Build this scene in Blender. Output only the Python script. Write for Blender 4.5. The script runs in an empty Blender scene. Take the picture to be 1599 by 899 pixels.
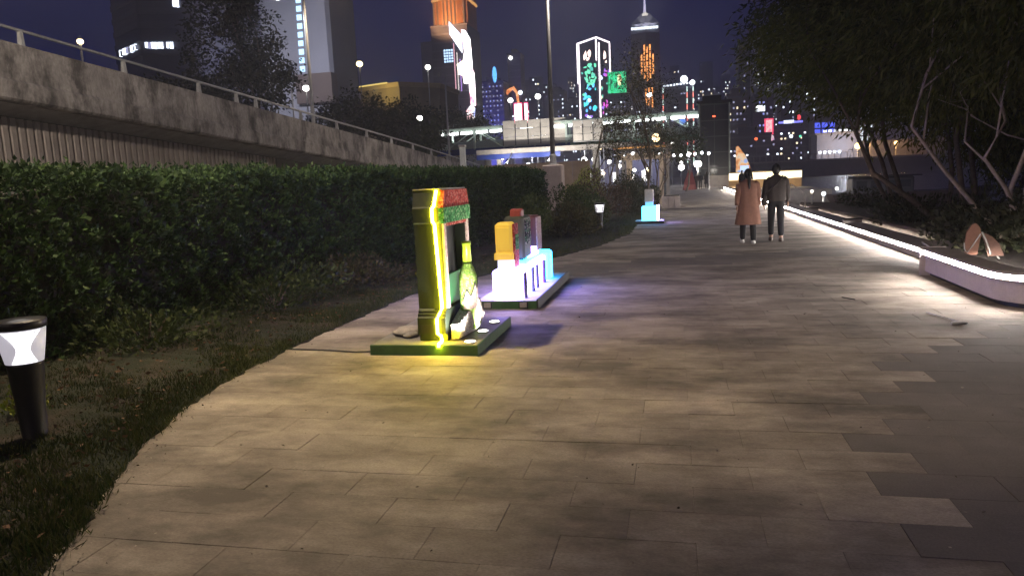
import bpy, math, random
import numpy as np
from mathutils import Vector, Matrix

random.seed(7)
RNG = np.random.default_rng(7)
sc = bpy.context.scene
COL = sc.collection
R = math.radians

# ------------------------------------------------------------------ camera
YAW, PITCH, ROLL, EYE = R(12.7), R(8.2), R(2.6), 1.6
fw = Vector((-math.sin(YAW) * math.cos(PITCH), math.cos(YAW) * math.cos(PITCH), -math.sin(PITCH)))
r0 = Vector((math.cos(YAW), math.sin(YAW), 0))
u0 = r0.cross(fw)
rt = r0 * math.cos(ROLL) - u0 * math.sin(ROLL)
up = u0 * math.cos(ROLL) + r0 * math.sin(ROLL)
cd = bpy.data.cameras.new('camera')
cam = bpy.data.objects.new('camera', cd)
COL.objects.link(cam)
cam.matrix_world = Matrix(((rt.x, up.x, -fw.x, 0), (rt.y, up.y, -fw.y, 0), (rt.z, up.z, -fw.z, EYE), (0, 0, 0, 1)))
cd.sensor_width = 36
cd.lens = 36 * 1150 / 1599
cd.clip_start = 0.05
cd.clip_end = 9000
sc.camera = cam

# ------------------------------------------------------------------ world: night sky over a lit city
world = bpy.data.worlds.new('World')
sc.world = world
world.use_nodes = True
wn, wl = world.node_tree.nodes, world.node_tree.links
wn.clear()
sky = wn.new('ShaderNodeTexSky')
sky.sky_type = 'NISHITA'
sky.sun_disc = False
sky.sun_elevation = R(-4.0)
sky.sun_rotation = R(4)
sky.air_density = 1.2
sky.dust_density = 0.3
sky.ozone_density = 6.0
tint = wn.new('ShaderNodeMix'); tint.data_type = 'RGBA'; tint.blend_type = 'MULTIPLY'
tint.inputs[0].default_value = 1
tint.inputs[7].default_value = (0.35, 0.42, 1.0, 1)
wl.new(sky.outputs[0], tint.inputs[6])
bg1 = wn.new('ShaderNodeBackground'); bg1.inputs[1].default_value = 0.05
wl.new(tint.outputs[2], bg1.inputs[0])
bg2 = wn.new('ShaderNodeBackground')                       # even glow of the city's lamps in the air
bg2.inputs[0].default_value = (0.0066, 0.0105, 0.0740, 1)
bg2.inputs[1].default_value = 1.0
add = wn.new('ShaderNodeAddShader')
wl.new(bg1.outputs[0], add.inputs[0]); wl.new(bg2.outputs[0], add.inputs[1])
wo = wn.new('ShaderNodeOutputWorld')
wl.new(add.outputs[0], wo.inputs[0])

sd = bpy.data.lights.new('skyglow_sun', 'SUN')                     # very weak sun lamp added as skyglow
sd.energy = 0.012; sd.angle = R(10); sd.color = (0.75, 0.8, 1)
so = bpy.data.objects.new('skyglow_sun', sd); COL.objects.link(so)
so.rotation_euler = (R(35), R(-20), 0)

sc.view_settings.view_transform = 'Standard'
sc.view_settings.look = 'None'
sc.view_settings.exposure = 0.0
sc.view_settings.gamma = 1.0
sc.cycles.max_bounces = 5
sc.cycles.diffuse_bounces = 2
sc.cycles.glossy_bounces = 2
sc.cycles.transmission_bounces = 3
sc.cycles.transparent_max_bounces = 4
sc.cycles.sample_clamp_indirect = 3.0
sc.cycles.caustics_reflective = False
sc.cycles.caustics_refractive = False
sc.cycles.use_denoising = True

# ------------------------------------------------------------------ materials
MATS = {}
def nodes_of(name):
    m = bpy.data.materials.new(name); m.use_nodes = True
    n, l = m.node_tree.nodes, m.node_tree.links
    return m, n, l, n['Principled BSDF']
def mat(name, col, rough=0.7, var=0.25, scale=6.0, bump=0.15, metal=0.0, stretch=(1, 1, 1), fine=60.0, per=None, coat=0.0, dirt_shade=None):
    """Procedural surface: two noises vary the colour, a fine one gives relief. per = 'object' or 'island' adds a shade per piece."""
    if name in MATS: return MATS[name]
    m, n, l, b = nodes_of(name)
    g = n.new('ShaderNodeNewGeometry'); mp = n.new('ShaderNodeMapping'); mp.inputs['Scale'].default_value = stretch
    l.new(g.outputs['Position'], mp.inputs[0])
    t1 = n.new('ShaderNodeTexNoise'); t1.inputs['Scale'].default_value = scale; t1.inputs['Detail'].default_value = 6; t1.inputs['Roughness'].default_value = 0.65
    t2 = n.new('ShaderNodeTexNoise'); t2.inputs['Scale'].default_value = fine; t2.inputs['Detail'].default_value = 3
    l.new(mp.outputs[0], t1.inputs[0]); l.new(mp.outputs[0], t2.inputs[0])
    r = n.new('ShaderNodeMapRange'); r.inputs[1].default_value = 0.3; r.inputs[2].default_value = 0.7
    r.inputs[3].default_value = 1 - var; r.inputs[4].default_value = 1 + var
    l.new(t1.outputs[0], r.inputs[0])
    r2 = n.new('ShaderNodeMapRange'); r2.inputs[1].default_value = 0.3; r2.inputs[2].default_value = 0.7
    r2.inputs[3].default_value = 1 - var * .5; r2.inputs[4].default_value = 1 + var * .5
    l.new(t2.outputs[0], r2.inputs[0])
    mu = n.new('ShaderNodeMath'); mu.operation = 'MULTIPLY'; l.new(r.outputs[0], mu.inputs[0]); l.new(r2.outputs[0], mu.inputs[1])
    fac = mu.outputs[0]
    if per:
        src = n.new('ShaderNodeObjectInfo').outputs['Random'] if per == 'object' else g.outputs['Random Per Island']
        r3 = n.new('ShaderNodeMapRange'); r3.inputs[3].default_value = 0.9; r3.inputs[4].default_value = 1.1
        l.new(src, r3.inputs[0])
        mm = n.new('ShaderNodeMath'); mm.operation = 'MULTIPLY'; l.new(fac, mm.inputs[0]); l.new(r3.outputs[0], mm.inputs[1]); fac = mm.outputs[0]
    mx = n.new('ShaderNodeVectorMath'); mx.operation = 'SCALE'; mx.inputs[0].default_value = col[:3]
    l.new(fac, mx.inputs['Scale'])
    out = mx.outputs[0]
    if dirt_shade:                                                 # stains of their own colour and shape; on paving also painted dapple shade
        t3 = n.new('ShaderNodeTexNoise'); t3.inputs['Scale'].default_value = dirt_shade[1]; t3.inputs['Detail'].default_value = 8; t3.inputs['Roughness'].default_value = .7
        l.new(mp.outputs[0], t3.inputs[0])
        rr = n.new('ShaderNodeMapRange'); rr.inputs[1].default_value = dirt_shade[2]; rr.inputs[2].default_value = dirt_shade[3]; rr.inputs[4].default_value = dirt_shade[4]
        l.new(t3.outputs[0], rr.inputs[0])
        mi = n.new('ShaderNodeMix'); mi.data_type = 'RGBA'; mi.inputs[7].default_value = (*dirt_shade[0], 1)
        l.new(rr.outputs[0], mi.inputs[0]); l.new(out, mi.inputs[6]); out = mi.outputs[2]
    l.new(out, b.inputs['Base Color'])
    b.inputs['Roughness'].default_value = rough; b.inputs['Metallic'].default_value = metal; b.inputs['Coat Weight'].default_value = coat
    if bump:
        bp = n.new('ShaderNodeBump'); bp.inputs['Strength'].default_value = bump; bp.inputs['Distance'].default_value = 0.02
        l.new(t2.outputs[0], bp.inputs['Height']); l.new(bp.outputs[0], b.inputs['Normal'])
    MATS[name] = m
    return m
def emis(name, col, strength, sample=False, base=(0.02, 0.02, 0.02)):
    if name in MATS: return MATS[name]
    m, n, l, b = nodes_of(name)
    b.inputs['Base Color'].default_value = (*base, 1)
    b.inputs['Emission Color'].default_value = (*col, 1)
    b.inputs['Emission Strength'].default_value = strength
    m.cycles.emission_sampling = 'AUTO' if sample else 'NONE'
    MATS[name] = m
    return m
def screen(name, cols, strength, scale, stretch=(1, 1, 1)):
    """A lit display: blotches of several colours with dark gaps between them."""
    m, n, l, b = nodes_of(name)
    g = n.new('ShaderNodeNewGeometry'); mp = n.new('ShaderNodeMapping'); mp.inputs['Scale'].default_value = stretch
    l.new(g.outputs['Position'], mp.inputs[0])
    v = n.new('ShaderNodeTexNoise'); v.inputs['Scale'].default_value = scale; v.inputs['Detail'].default_value = 5
    l.new(mp.outputs[0], v.inputs[0])
    cr = n.new('ShaderNodeValToRGB'); cr.color_ramp.elements.remove(cr.color_ramp.elements[0])
    e = cr.color_ramp.elements
    e[0].position = 0.32; e[0].color = (*cols[0], 1)
    for i, c in enumerate(cols[1:]):
        x = e.new(0.32 + 0.36 * (i + 1) / (len(cols) - 1)); x.color = (*c, 1)
    l.new(v.outputs[0], cr.inputs[0]); l.new(cr.outputs[0], b.inputs['Emission Color'])
    b.inputs['Base Color'].default_value = (.02, .02, .02, 1); b.inputs['Emission Strength'].default_value = strength
    m.cycles.emission_sampling = 'NONE'
    return m
def leafmat(name, c1, c2, rough=0.45, trans=0.35):
    if name in MATS: return MATS[name]
    m, n, l, b = nodes_of(name)
    g = n.new('ShaderNodeNewGeometry')
    cr = n.new('ShaderNodeValToRGB')
    cr.color_ramp.elements[0].color = (*c1, 1); cr.color_ramp.elements[1].color = (*c2, 1)
    l.new(g.outputs['Random Per Island'], cr.inputs[0]); l.new(cr.outputs[0], b.inputs['Base Color'])
    b.inputs['Roughness'].default_value = max(rough, .6); b.inputs['Specular IOR Level'].default_value = .22
    tr = n.new('ShaderNodeBsdfTranslucent'); l.new(cr.outputs[0], tr.inputs[0])
    ms = n.new('ShaderNodeMixShader'); ms.inputs[0].default_value = trans
    l.new(b.outputs[0], ms.inputs[1]); l.new(tr.outputs[0], ms.inputs[2])
    l.new(ms.outputs[0], n['Material Output'].inputs[0])
    MATS[name] = m
    return m

# ------------------------------------------------------------------ mesh building
class MB:
    def __init__(s): s.v = []; s.f = []
    def add(s, v, f):
        o = len(s.v); s.v += [tuple(p) for p in v]; s.f += [tuple(i + o for i in q) for q in f]; return s
    def box(s, x0, x1, y0, y1, z0, z1):
        return s.add([(x0, y0, z0), (x1, y0, z0), (x1, y1, z0), (x0, y1, z0), (x0, y0, z1), (x1, y0, z1), (x1, y1, z1), (x0, y1, z1)],
                     [(3, 2, 1, 0), (4, 5, 6, 7), (0, 1, 5, 4), (1, 2, 6, 5), (2, 3, 7, 6), (3, 0, 4, 7)])
    def cbox(s, x0, x1, y0, y1, z0, z1, c):
        """box with all vertical and top edges chamfered"""
        def ring(x0, x1, y0, y1, z, c): return [(x0 + c, y0, z), (x1 - c, y0, z), (x1, y0 + c, z), (x1, y1 - c, z), (x1 - c, y1, z), (x0 + c, y1, z), (x0, y1 - c, z), (x0, y0 + c, z)]
        v = ring(x0, x1, y0, y1, z0, c) + ring(x0, x1, y0, y1, z1 - c, c) + ring(x0 + c, x1 - c, y0 + c, y1 - c, z1, c * .6)
        f = [tuple(range(7, -1, -1)), tuple(range(16, 24))]
        for k in (0, 8):
            for i in range(8): f.append((k + i, k + (i + 1) % 8, k + 8 + (i + 1) % 8, k + 8 + i))
        return s.add(v, f)
    def prism(s, poly, axis, a, b):
        """extrude a 2D polygon along axis: 'x' (poly = y,z), 'y' (poly = x,z) or 'z' (poly = x,y)"""
        def p3(p, t): return {'x': (t, p[0], p[1]), 'y': (p[0], t, p[1]), 'z': (p[0], p[1], t)}[axis]
        n = len(poly)
        v = [p3(p, a) for p in poly] + [p3(p, b) for p in poly]
        f = [tuple(range(n - 1, -1, -1)), tuple(range(n, 2 * n))] + [(i, (i + 1) % n, n + (i + 1) % n, n + i) for i in range(n)]
        return s.add(v, f)
    def tube(s, pts, rad, n=8, cap=True):
        pts = [Vector(p) for p in pts]
        if not hasattr(rad, '__len__'): rad = [rad] * len(pts)
        v = []
        ref = Vector((0.31, 0.2, 0.93)).normalized()
        for i, p in enumerate(pts):
            d = (pts[min(i + 1, len(pts) - 1)] - pts[max(i - 1, 0)]).normalized()
            a = d.cross(ref if abs(d.dot(ref)) < .97 else Vector((1, 0, 0))).normalized(); b = d.cross(a)
            for k in range(n):
                t = 2 * math.pi * k / n
                v.append(p + (a * math.cos(t) + b * math.sin(t)) * rad[i])
        f = []
        for i in range(len(pts) - 1):
            for k in range(n): f.append((i * n + k, i * n + (k + 1) % n, (i + 1) * n + (k + 1) % n, (i + 1) * n + k))
        if cap: f += [tuple(range(n - 1, -1, -1)), tuple(range((len(pts) - 1) * n, len(pts) * n))]
        return s.add(v, f)
    def lathe(s, prof, c=(0, 0, 0), n=16, sx=1, sy=1):
        v = []
        for r, z in prof:
            for k in range(n):
                t = 2 * math.pi * k / n; v.append((c[0] + r * sx * math.cos(t), c[1] + r * sy * math.sin(t), c[2] + z))
        m = len(prof)
        f = [(i * n + k, i * n + (k + 1) % n, (i + 1) * n + (k + 1) % n, (i + 1) * n + k) for i in range(m - 1) for k in range(n)]
        f += [tuple(range(n - 1, -1, -1)), tuple(range((m - 1) * n, m * n))]
        return s.add(v, f)
    def ball(s, c, r, n=10, m=7, jit=0.0):
        rx, ry, rz = r if hasattr(r, '__len__') else (r, r, r)
        v, f = [(c[0], c[1], c[2] - rz)], []
        for i in range(1, m):
            a = -math.pi / 2 + math.pi * i / m
            for k in range(n):
                t = 2 * math.pi * k / n; q = 1 + random.uniform(-jit, jit)
                v.append((c[0] + rx * q * math.cos(a) * math.cos(t), c[1] + ry * q * math.cos(a) * math.sin(t), c[2] + rz * q * math.sin(a)))
        v.append((c[0], c[1], c[2] + rz))
        for k in range(n): f.append((0, 1 + (k + 1) % n, 1 + k))
        for i in range(m - 2):
            for k in range(n): f.append((1 + i * n + k, 1 + i * n + (k + 1) % n, 1 + (i + 1) * n + (k + 1) % n, 1 + (i + 1) * n + k))
        e = len(v) - 1
        for k in range(n): f.append((e, 1 + (m - 2) * n + k, 1 + (m - 2) * n + (k + 1) % n))
        return s.add(v, f)
    def mesh(s, name, off=(0, 0, 0)):
        me = bpy.data.meshes.new(name)
        ox, oy, oz = off
        me.from_pydata([(x - ox, y - oy, z - oz) for x, y, z in s.v], [], s.f); me.update()
        return me
def npmesh(name, V, F):
    """fast mesh from numpy arrays; F is (m, 4) or (m, 3)"""
    me = bpy.data.meshes.new(name); k = F.shape[1]
    me.vertices.add(len(V)); me.vertices.foreach_set('co', np.ascontiguousarray(V, dtype=np.float32).ravel())
    me.loops.add(F.size); me.loops.foreach_set('vertex_index', np.ascontiguousarray(F, dtype=np.int32).ravel())
    me.polygons.add(len(F)); me.polygons.foreach_set('loop_start', np.arange(0, F.size, k, dtype=np.int32))
    me.update(calc_edges=True)
    return me
def link(name, me, m, parent=None, smooth=False, kind=None):
    if m and not me.materials: me.materials.append(m)
    o = bpy.data.objects.new(name, me); COL.objects.link(o)
    if parent: o.parent = parent
    if smooth: me.polygons.foreach_set('use_smooth', [True] * len(me.polygons))
    if kind: o['kind'] = kind
    return o
def tag(o, label, cat, group=None):
    o['label'] = label; o['category'] = cat
    if 'kind' not in o: o['kind'] = 'thing'
    if group: o['group'] = group
    return o
def thing(name, label, cat, loc=(0, 0, 0), rz=0.0, group=None):
    o = bpy.data.objects.new(name, None); COL.objects.link(o)
    o.empty_display_size = 0.2
    o.location = loc; o.rotation_euler = (0, 0, rz)
    return tag(o, label, cat, group)
def part(t, name, mb, m, smooth=False, world=True, kind=None):
    """mb in world coordinates (default) or in the coordinates of the thing; t may be a thing or one of its parts"""
    root = t
    while root.parent: root = root.parent
    return link(name, mb.mesh(name, root.location if world else (0, 0, 0)), m, t, smooth, kind)
def copy_tree(o, parent=None):
    c = o.copy(); COL.objects.link(c); c.parent = parent
    for ch in list(o.children): copy_tree(ch, c)
    return c
def struct(name, mb, m):
    o = link(name, mb.mesh(name), m); o['kind'] = 'structure'; return o
def light(t, kind, loc, power, col, size=0.3, spot=None, rot=(0, 0, 0), blend=0.6):
    ld = bpy.data.lights.new('lamp_light', kind); ld.energy = power; ld.color = col
    if kind == 'AREA': ld.shape = 'DISK'; ld.size = size
    else: ld.shadow_soft_size = size
    if kind == 'SPOT': ld.spot_size = spot; ld.spot_blend = blend
    o = bpy.data.objects.new('lamp_light', ld); COL.objects.link(o); o.parent = t; o.location = Vector(loc) - t.location; o.rotation_euler = rot
    return o
def nrm(a): return a / np.maximum(np.linalg.norm(a, axis=1, keepdims=True), 1e-9)
def leaves(C, D, L, Wd, rng):
    """diamond leaves: bases C, directions D, lengths L, widths Wd -> vertices and quads, folded slightly"""
    n = len(C); D = nrm(D)
    S = nrm(np.cross(D, nrm(rng.normal(size=(n, 3)))))
    N = np.cross(D, S)
    L = L[:, None]; Wd = Wd[:, None]
    V = np.stack([C, C + D * L * .45 + S * Wd * .5 + N * Wd * .12, C + D * L, C + D * L * .45 - S * Wd * .5 + N * Wd * .12], 1).reshape(-1, 3)
    return V, np.arange(n * 4).reshape(-1, 4)

# common materials
M_conc = mat('weathered_concrete', (.36, .315, .275), .9, .35, 1.3, .35, stretch=(1, 1, .55), fine=12, dirt_shade=((.055, .045, .04), 1.25, .46, .62, .85))
M_conc2 = mat('plain_concrete', (.34, .31, .28), .9, .2, 2.5, .2)
M_steel = mat('galvanised_rail', (.45, .44, .42), .5, .15, 8, .05, metal=.6)
M_pole = mat('grey_pole_paint', (.33, .33, .33), .5, .12, 5, .05)
M_black = mat('black_powder_coat', (.012, .012, .013), .45, .2, 9, .05)
M_dark = mat('dark_cladding', (.035, .035, .042), .6, .2, .2, 0)
M_bark = mat('bark', (.13, .10, .075), .9, .35, 9, .5, fine=45)
M_palebark = mat('pale_bark', (.40, .33, .26), .85, .3, 9, .4, fine=45)
M_soil = mat('soil', (.055, .042, .03), .95, .4, 5, .6, fine=50)
def pathleft(y):
    """X of the lawn edge along the promenade"""
    P = [(-6, -1.6), (0, -2.15), (2.47, -2.68), (3.13, -3.01), (3.94, -3.4), (4.88, -3.7), (5.78, -3.82), (6.88, -3.88), (10.16, -3.84), (12.5, -3.2), (15.07, -2.41), (17.6, -1.72), (20.95, -1.23), (24.3, -1.25), (33.3, -.9), (60, -.7), (110, -.6)]
    return float(np.interp(y, [p[0] for p in P], [p[1] for p in P]))

# ------------------------------------------------------------------ ground, promenade, lawn, water
g = MB()
for x0, x1, y0, y1 in ((-1400, 4.3, -60, 112), (4.3, 12, -60, 31), (12, 1400, -60, 25), (-1400, 1400, 290, 1900), (-1400, 4.3, 112, 290)):
    g.add([(x0, y0, -.03), (x1, y0, -.03), (x1, y1, -.03), (x0, y1, -.03)], [(0, 1, 2, 3)])
struct('ground', g, mat('ground_asphalt', (.05, .048, .046), .9, .3, .5, .1))
w = MB().add([(4.3, 20, -1.3), (1400, 20, -1.3), (1400, 292, -1.3), (4.3, 292, -1.3)], [(0, 1, 2, 3)])
wm_, wnn, wll, wb = nodes_of('harbour_water')
wb.inputs['Base Color'].default_value = (.006, .008, .012, 1); wb.inputs['Roughness'].default_value = .06; wb.inputs['IOR'].default_value = 1.33
wt = wnn.new('ShaderNodeTexNoise'); wt.inputs['Scale'].default_value = 1.3; wt.inputs['Detail'].default_value = 4
wg = wnn.new('ShaderNodeNewGeometry'); wll.new(wg.outputs['Position'], wt.inputs[0])
wbp = wnn.new('ShaderNodeBump'); wbp.inputs['Strength'].default_value = .9; wbp.inputs['Distance'].default_value = .3
wll.new(wt.outputs[0], wbp.inputs['Height']); wll.new(wbp.outputs[0], wb.inputs['Normal'])
struct('water', w, wm_)
sw = MB().box(4.2, 4.5, 31, 290, -2, -.012).box(4.5, 12.2, 30.8, 31.1, -2, -.012).box(12, 12.3, 25, 30.8, -2, -.012)
struct('quay_edge', sw, M_conc2)

M_slab = mat('beige_paving', (.37, .32, .265), .8, .34, 1.3, .2, fine=90, per='object', dirt_shade=((.095, .08, .067), .95, .40, .62, .9), stretch=(.7, 1.15, 1))  # blotches mix real stains with painted dapples of leaf shadow
M_slabI = mat('beige_paving_far', (.37, .32, .265), .8, .34, 1.3, .2, fine=90, per='island', dirt_shade=((.095, .08, .067), .95, .40, .62, .9), stretch=(.7, 1.15, 1))  # same mix of stains and painted leaf-shadow dapples
M_sdark = mat('charcoal_paving', (.165, .145, .132), .8, .25, 1.4, .12, fine=90, per='object')
M_sdarkI = mat('charcoal_paving_far', (.165, .145, .132), .8, .25, 1.4, .1, fine=90, per='island')
prom = struct('promenade', MB().add([(-4.6, -6, -.0055), (4.3, -6, -.0055), (4.3, 112, -.0055), (-4.6, 112, -.0055)], [(0, 1, 2, 3)]), mat('paving_bed', (.25, .215, .175), .95, .6, 2.2, .2))
ZIG = {8: 1.27, 9: .97, 10: .97, 11: 1.27, 12: .97, 13: 1.27, 14: .97, 15: 1.27, 16: 1.57, 17: 1.27, 18: 1.57, 19: 1.87, 20: 1.57, 21: 1.87, 22: 2.17, 23: 2.47, 24: 2.77, 25: 3.07}
def is_dark(k, x0, y):
    e = ZIG.get(k, .97 + .3 * (k % 2) if k < 8 else 99)
    if x0 >= e - .02: return True
    return abs(y - (13.95 + .42 * x0 + .12 * math.sin(k * 2.1))) < .55
slabs = []
for k in range(-20, 340):
    y0 = .12 + .3 * k
    off = .97 if k % 2 == 0 else 1.27
    for i in range(-10, 8):
        x0 = off + .6 * i
        yc = y0 + .15
        xmax = 3.45 if yc < 11.5 else 4.28
        if x0 + .6 < pathleft(yc) - .15 or x0 > xmax: continue
        slabs.append((k, x0, y0, is_dark(k, x0, yc)))
def inview(s):
    v = Vector((s[1] + .3, s[2] + .15, 0)) - Vector((0, 0, EYE)); d = v.dot(fw)
    return d > .5 and abs(v.dot(rt)) / d < .72 and abs(v.dot(up)) / d < .42
cand = sorted([s for s in slabs if inview(s)], key=lambda s: (s[1] + .3) ** 2 + s[2] ** 2)
near = cand[:300]; nearset = set((s[0], s[1]) for s in near)
def slab_mesh(name, m):
    b = MB(); b.cbox(-.2992, .2992, -.1492, .1492, -.045, 0, .0015)
    me = b.mesh(name); me.materials.append(m); return me
sm_l, sm_d = slab_mesh('paving_slab_light', M_slab), slab_mesh('paving_slab_dark', M_sdark)
for k, x0, y0, dk in near:
    o = bpy.data.objects.new('paving_slab', sm_d if dk else sm_l); COL.objects.link(o); o.parent = prom
    o.location = (x0 + .3, y0 + .15, random.uniform(-.0015, .0015))
    o.rotation_euler = (random.gauss(0, .0022), random.gauss(0, .0022), random.gauss(0, .0012))
for nm, m, dk in (('paving_slabs_beyond', M_slabI, False), ('dark_paving_slabs_beyond', M_sdarkI, True)):
    b = MB()
    for k, x0, y0, d in slabs:
        if d == dk and (k, x0) not in nearset:
            z = random.uniform(-.0015, .0015); q = .001
            b.add([(x0 + q, y0 + q, z), (x0 + .6 - q, y0 + q, z), (x0 + .6 - q, y0 + .3 - q, z), (x0 + q, y0 + .3 - q, z),
                   (x0 + q, y0 + q, -.012), (x0 + .6 - q, y0 + q, -.012), (x0 + .6 - q, y0 + .3 - q, -.012), (x0 + q, y0 + .3 - q, -.012)],
                  [(0, 1, 2, 3), (4, 5, 1, 0), (5, 6, 2, 1), (6, 7, 3, 2), (7, 4, 0, 3)])
    part(prom, nm, b, m, kind='stuff')

ys = np.concatenate([np.arange(-6, 30, .12), np.arange(30, 112, 2)])
lawn = MB(); lv = []; lf = []
XS = [0, .03, .12, .5, 1.2, 2.2, 3.4, 5.0]; ZS = [-.01, .022, .03, .035, .05, .07, .06, .0]
for i, y in enumerate(ys):
    xe = pathleft(y) + .022 * math.sin(y * 9.1) + .02 * math.sin(y * 23 + 1) + random.uniform(-.012, .012)
    for x, z in zip(XS, ZS): lv.append((xe - x, y, z + (random.uniform(-.01, .01) if z > .01 else 0)))
nx = len(XS)
for i in range(len(ys) - 1):
    for j in range(nx - 1): lf.append((i * nx + j, i * nx + j + 1, (i + 1) * nx + j + 1, (i + 1) * nx + j))
lawn.add(lv, lf)
M_lawn = mat('lawn_soil', (.032, .023, .015), .95, .6, 2.2, .8, fine=70, dirt_shade=((.012, .020, .008), 1.7, .40, .56, .9))
struct('lawn', lawn, M_lawn)
def grass(n, ymin, ymax, xin, lmin, lmax, rng, power=1.0):
    y = ymin + (ymax - ymin) * rng.random(n) ** power
    xe = np.array([pathleft(t) for t in y])
    x = xe + .03 - xin * rng.random(n) ** 1.2
    C = np.stack([x, y, np.full(n, .02)], 1)
    D = np.stack([rng.normal(0, .55, n), rng.normal(0, .55, n), .55 + rng.random(n)], 1)
    return leaves(C, D, rng.uniform(lmin, lmax, n), rng.uniform(.004, .009, n), rng)
def tufts(nt, per, ymin, ymax, xin, lmin, lmax, rng):
    y0 = ymin + (ymax - ymin) * rng.random(nt) ** 1.5; x0 = np.array([pathleft(t) for t in y0]) + .02 - xin * rng.random(nt) ** 1.1
    keep = (np.sin(x0 * 3.1 + 1.3 * np.sin(y0 * 2.3)) + np.sin(y0 * 3.7 + x0) + rng.normal(0, .5, nt)) > -.35
    x0, y0 = x0[keep], y0[keep]; k = rng.integers(0, len(x0), len(x0) * per); n = len(k)
    C = np.stack([x0[k] + rng.normal(0, .035, n), y0[k] + rng.normal(0, .035, n), np.full(n, .02)], 1)
    D = np.stack([rng.normal(0, .5, n), rng.normal(0, .5, n), .6 + rng.random(n)], 1)
    return leaves(C, D, rng.uniform(lmin, lmax, n), rng.uniform(.004, .010, n), rng)
V1, F1 = tufts(8500, 14, 2.0, 16, 3.0, .03, .10, RNG)
V2, F2 = grass(16000, 12, 34, 2.8, .05, .13, RNG)
V4, F4 = grass(60000, 2.0, 14, 2.8, .02, .055, RNG, 1.3)
V2 = np.concatenate([V2, V4]); F2 = np.concatenate([F2, F4 + len(V2) - len(V4)])
o = link('grass', npmesh('grass', np.concatenate([V1, V2]), np.concatenate([F1, F2 + len(V1)])), leafmat('grass_blade', (.014, .036, .009), (.085, .088, .032), .6, .3))
o['kind'] = 'stuff'; tag(o, 'short patchy green and brown grass along the path', 'grass')
n = 900                                                      # pale grit and dead bits blown over the paving
y = 2.2 + 16 * RNG.random(n) ** 1.6; x = -3.4 + 6.6 * RNG.random(n); x = np.where(RNG.random(n) < .45, np.array([pathleft(t) for t in y]) + np.abs(RNG.normal(0, .12, n)), x)
C = np.stack([x, y, np.full(n, .004)], 1)
V, F = leaves(C, np.stack([RNG.normal(0, 1, n), RNG.normal(0, 1, n), RNG.random(n) * .25], 1), RNG.uniform(.008, .028, n), RNG.uniform(.005, .014, n), RNG)
o = link('path_litter', npmesh('path_litter', V, F), leafmat('litter_bit', (.06, .045, .03), (.5, .45, .38), .8, .05)); o['kind'] = 'stuff'; tag(o, 'tiny pale grit and dry bits scattered on the paving', 'litter')
n = 1500                                                     # dead leaves lying in the grass
y = 2 + 14 * RNG.random(n) ** 1.4; x = np.array([pathleft(t) for t in y]) - .05 - 2.3 * RNG.random(n)
C = np.stack([x, y, np.full(n, .055) + .03 * RNG.random(n)], 1)
V, F = leaves(C, np.stack([RNG.normal(0, 1, n), RNG.normal(0, 1, n), RNG.normal(0, .25, n)], 1), RNG.uniform(.03, .07, n), RNG.uniform(.015, .03, n), RNG)
o = link('fallen_leaves', npmesh('fallen_leaves', V, F), leafmat('dead_leaf', (.03, .018, .012), (.20, .12, .07), .7, .1)); o['kind'] = 'stuff'; tag(o, 'dry brown leaves scattered through the grass', 'leaves')

# ------------------------------------------------------------------ planting along the lawn
def hedge_x(y): return float(np.interp(y, [-2, 3, 9, 12, 20.5, 26], [-6.9, -6.85, -6.75, -6.25, -5.05, -4.95]))
H = thing('clipped_hedge', 'long dense clipped hedge, dark green, between the lawn and the flyover', 'hedge', (-6, 12, 0))
n = 150000
y = 2.5 + 22.9 * RNG.random(n) ** 1.15
xc = np.interp(y, [-2, 3, 9, 12, 20.5, 26], [-6.9, -6.85, -6.75, -6.25, -5.05, -4.95])
endf = np.clip((25.4 - y) / 1.1, 0, 1) ** .5                 # rounded far end
u = RNG.random(n)
front = u < .62; top = (u >= .62)
topz = (1.86 + .05 * np.sin(y * 2.1) + .04 * np.sin(y * 5.3 + 1) + .03 * np.sin(y * 11)) * (.55 + .45 * endf)
depth = np.abs(RNG.normal(0, .10, n))
bul = .05 * np.sin(y * 1.7) + .04 * np.sin(y * 4.1 + 2)
zf = topz * RNG.random(n) ** .9
xf = xc + (.82 + bul) * endf * (1 - .18 * (zf / 2.0) ** 3) - depth
xt = xc + (RNG.random(n) * 2 - 1) * .8 * endf
zt = topz - depth * .7 + .05 * RNG.random(n)
C = np.stack([np.where(front, xf, xt), y, np.where(front, zf, zt)], 1)
lump = np.sin(y * 7.3 + 2.1 * np.sin(C[:, 2] * 5.1)) * np.sin(C[:, 2] * 8.7 + 1.7 * np.sin(y * 3.3)) + .6 * np.sin(y * 15.1 + C[:, 2] * 11)
C[:, 0] += np.where(front, .10 * lump, 0); C[:, 2] += np.where(front, 0, .06 * np.sin(y * 6.1 + 2 * np.sin(C[:, 0] * 5)) * np.sin(C[:, 0] * 9 + y * 2))
D = RNG.normal(0, .6, (n, 3)); D[:, 2] += .55; D[front, 0] += .7
kp = ~(front & (lump < -.55) & (RNG.random(n) < .75))          # gaps where the dark inside shows
C, D = C[kp], D[kp]; nk = len(C); sz = .6 + .9 * RNG.random(nk) ** 1.5
V, F = leaves(C, D, .06 * sz * RNG.uniform(.8, 1.3, nk), .033 * sz * RNG.uniform(.8, 1.3, nk), RNG)
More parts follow.
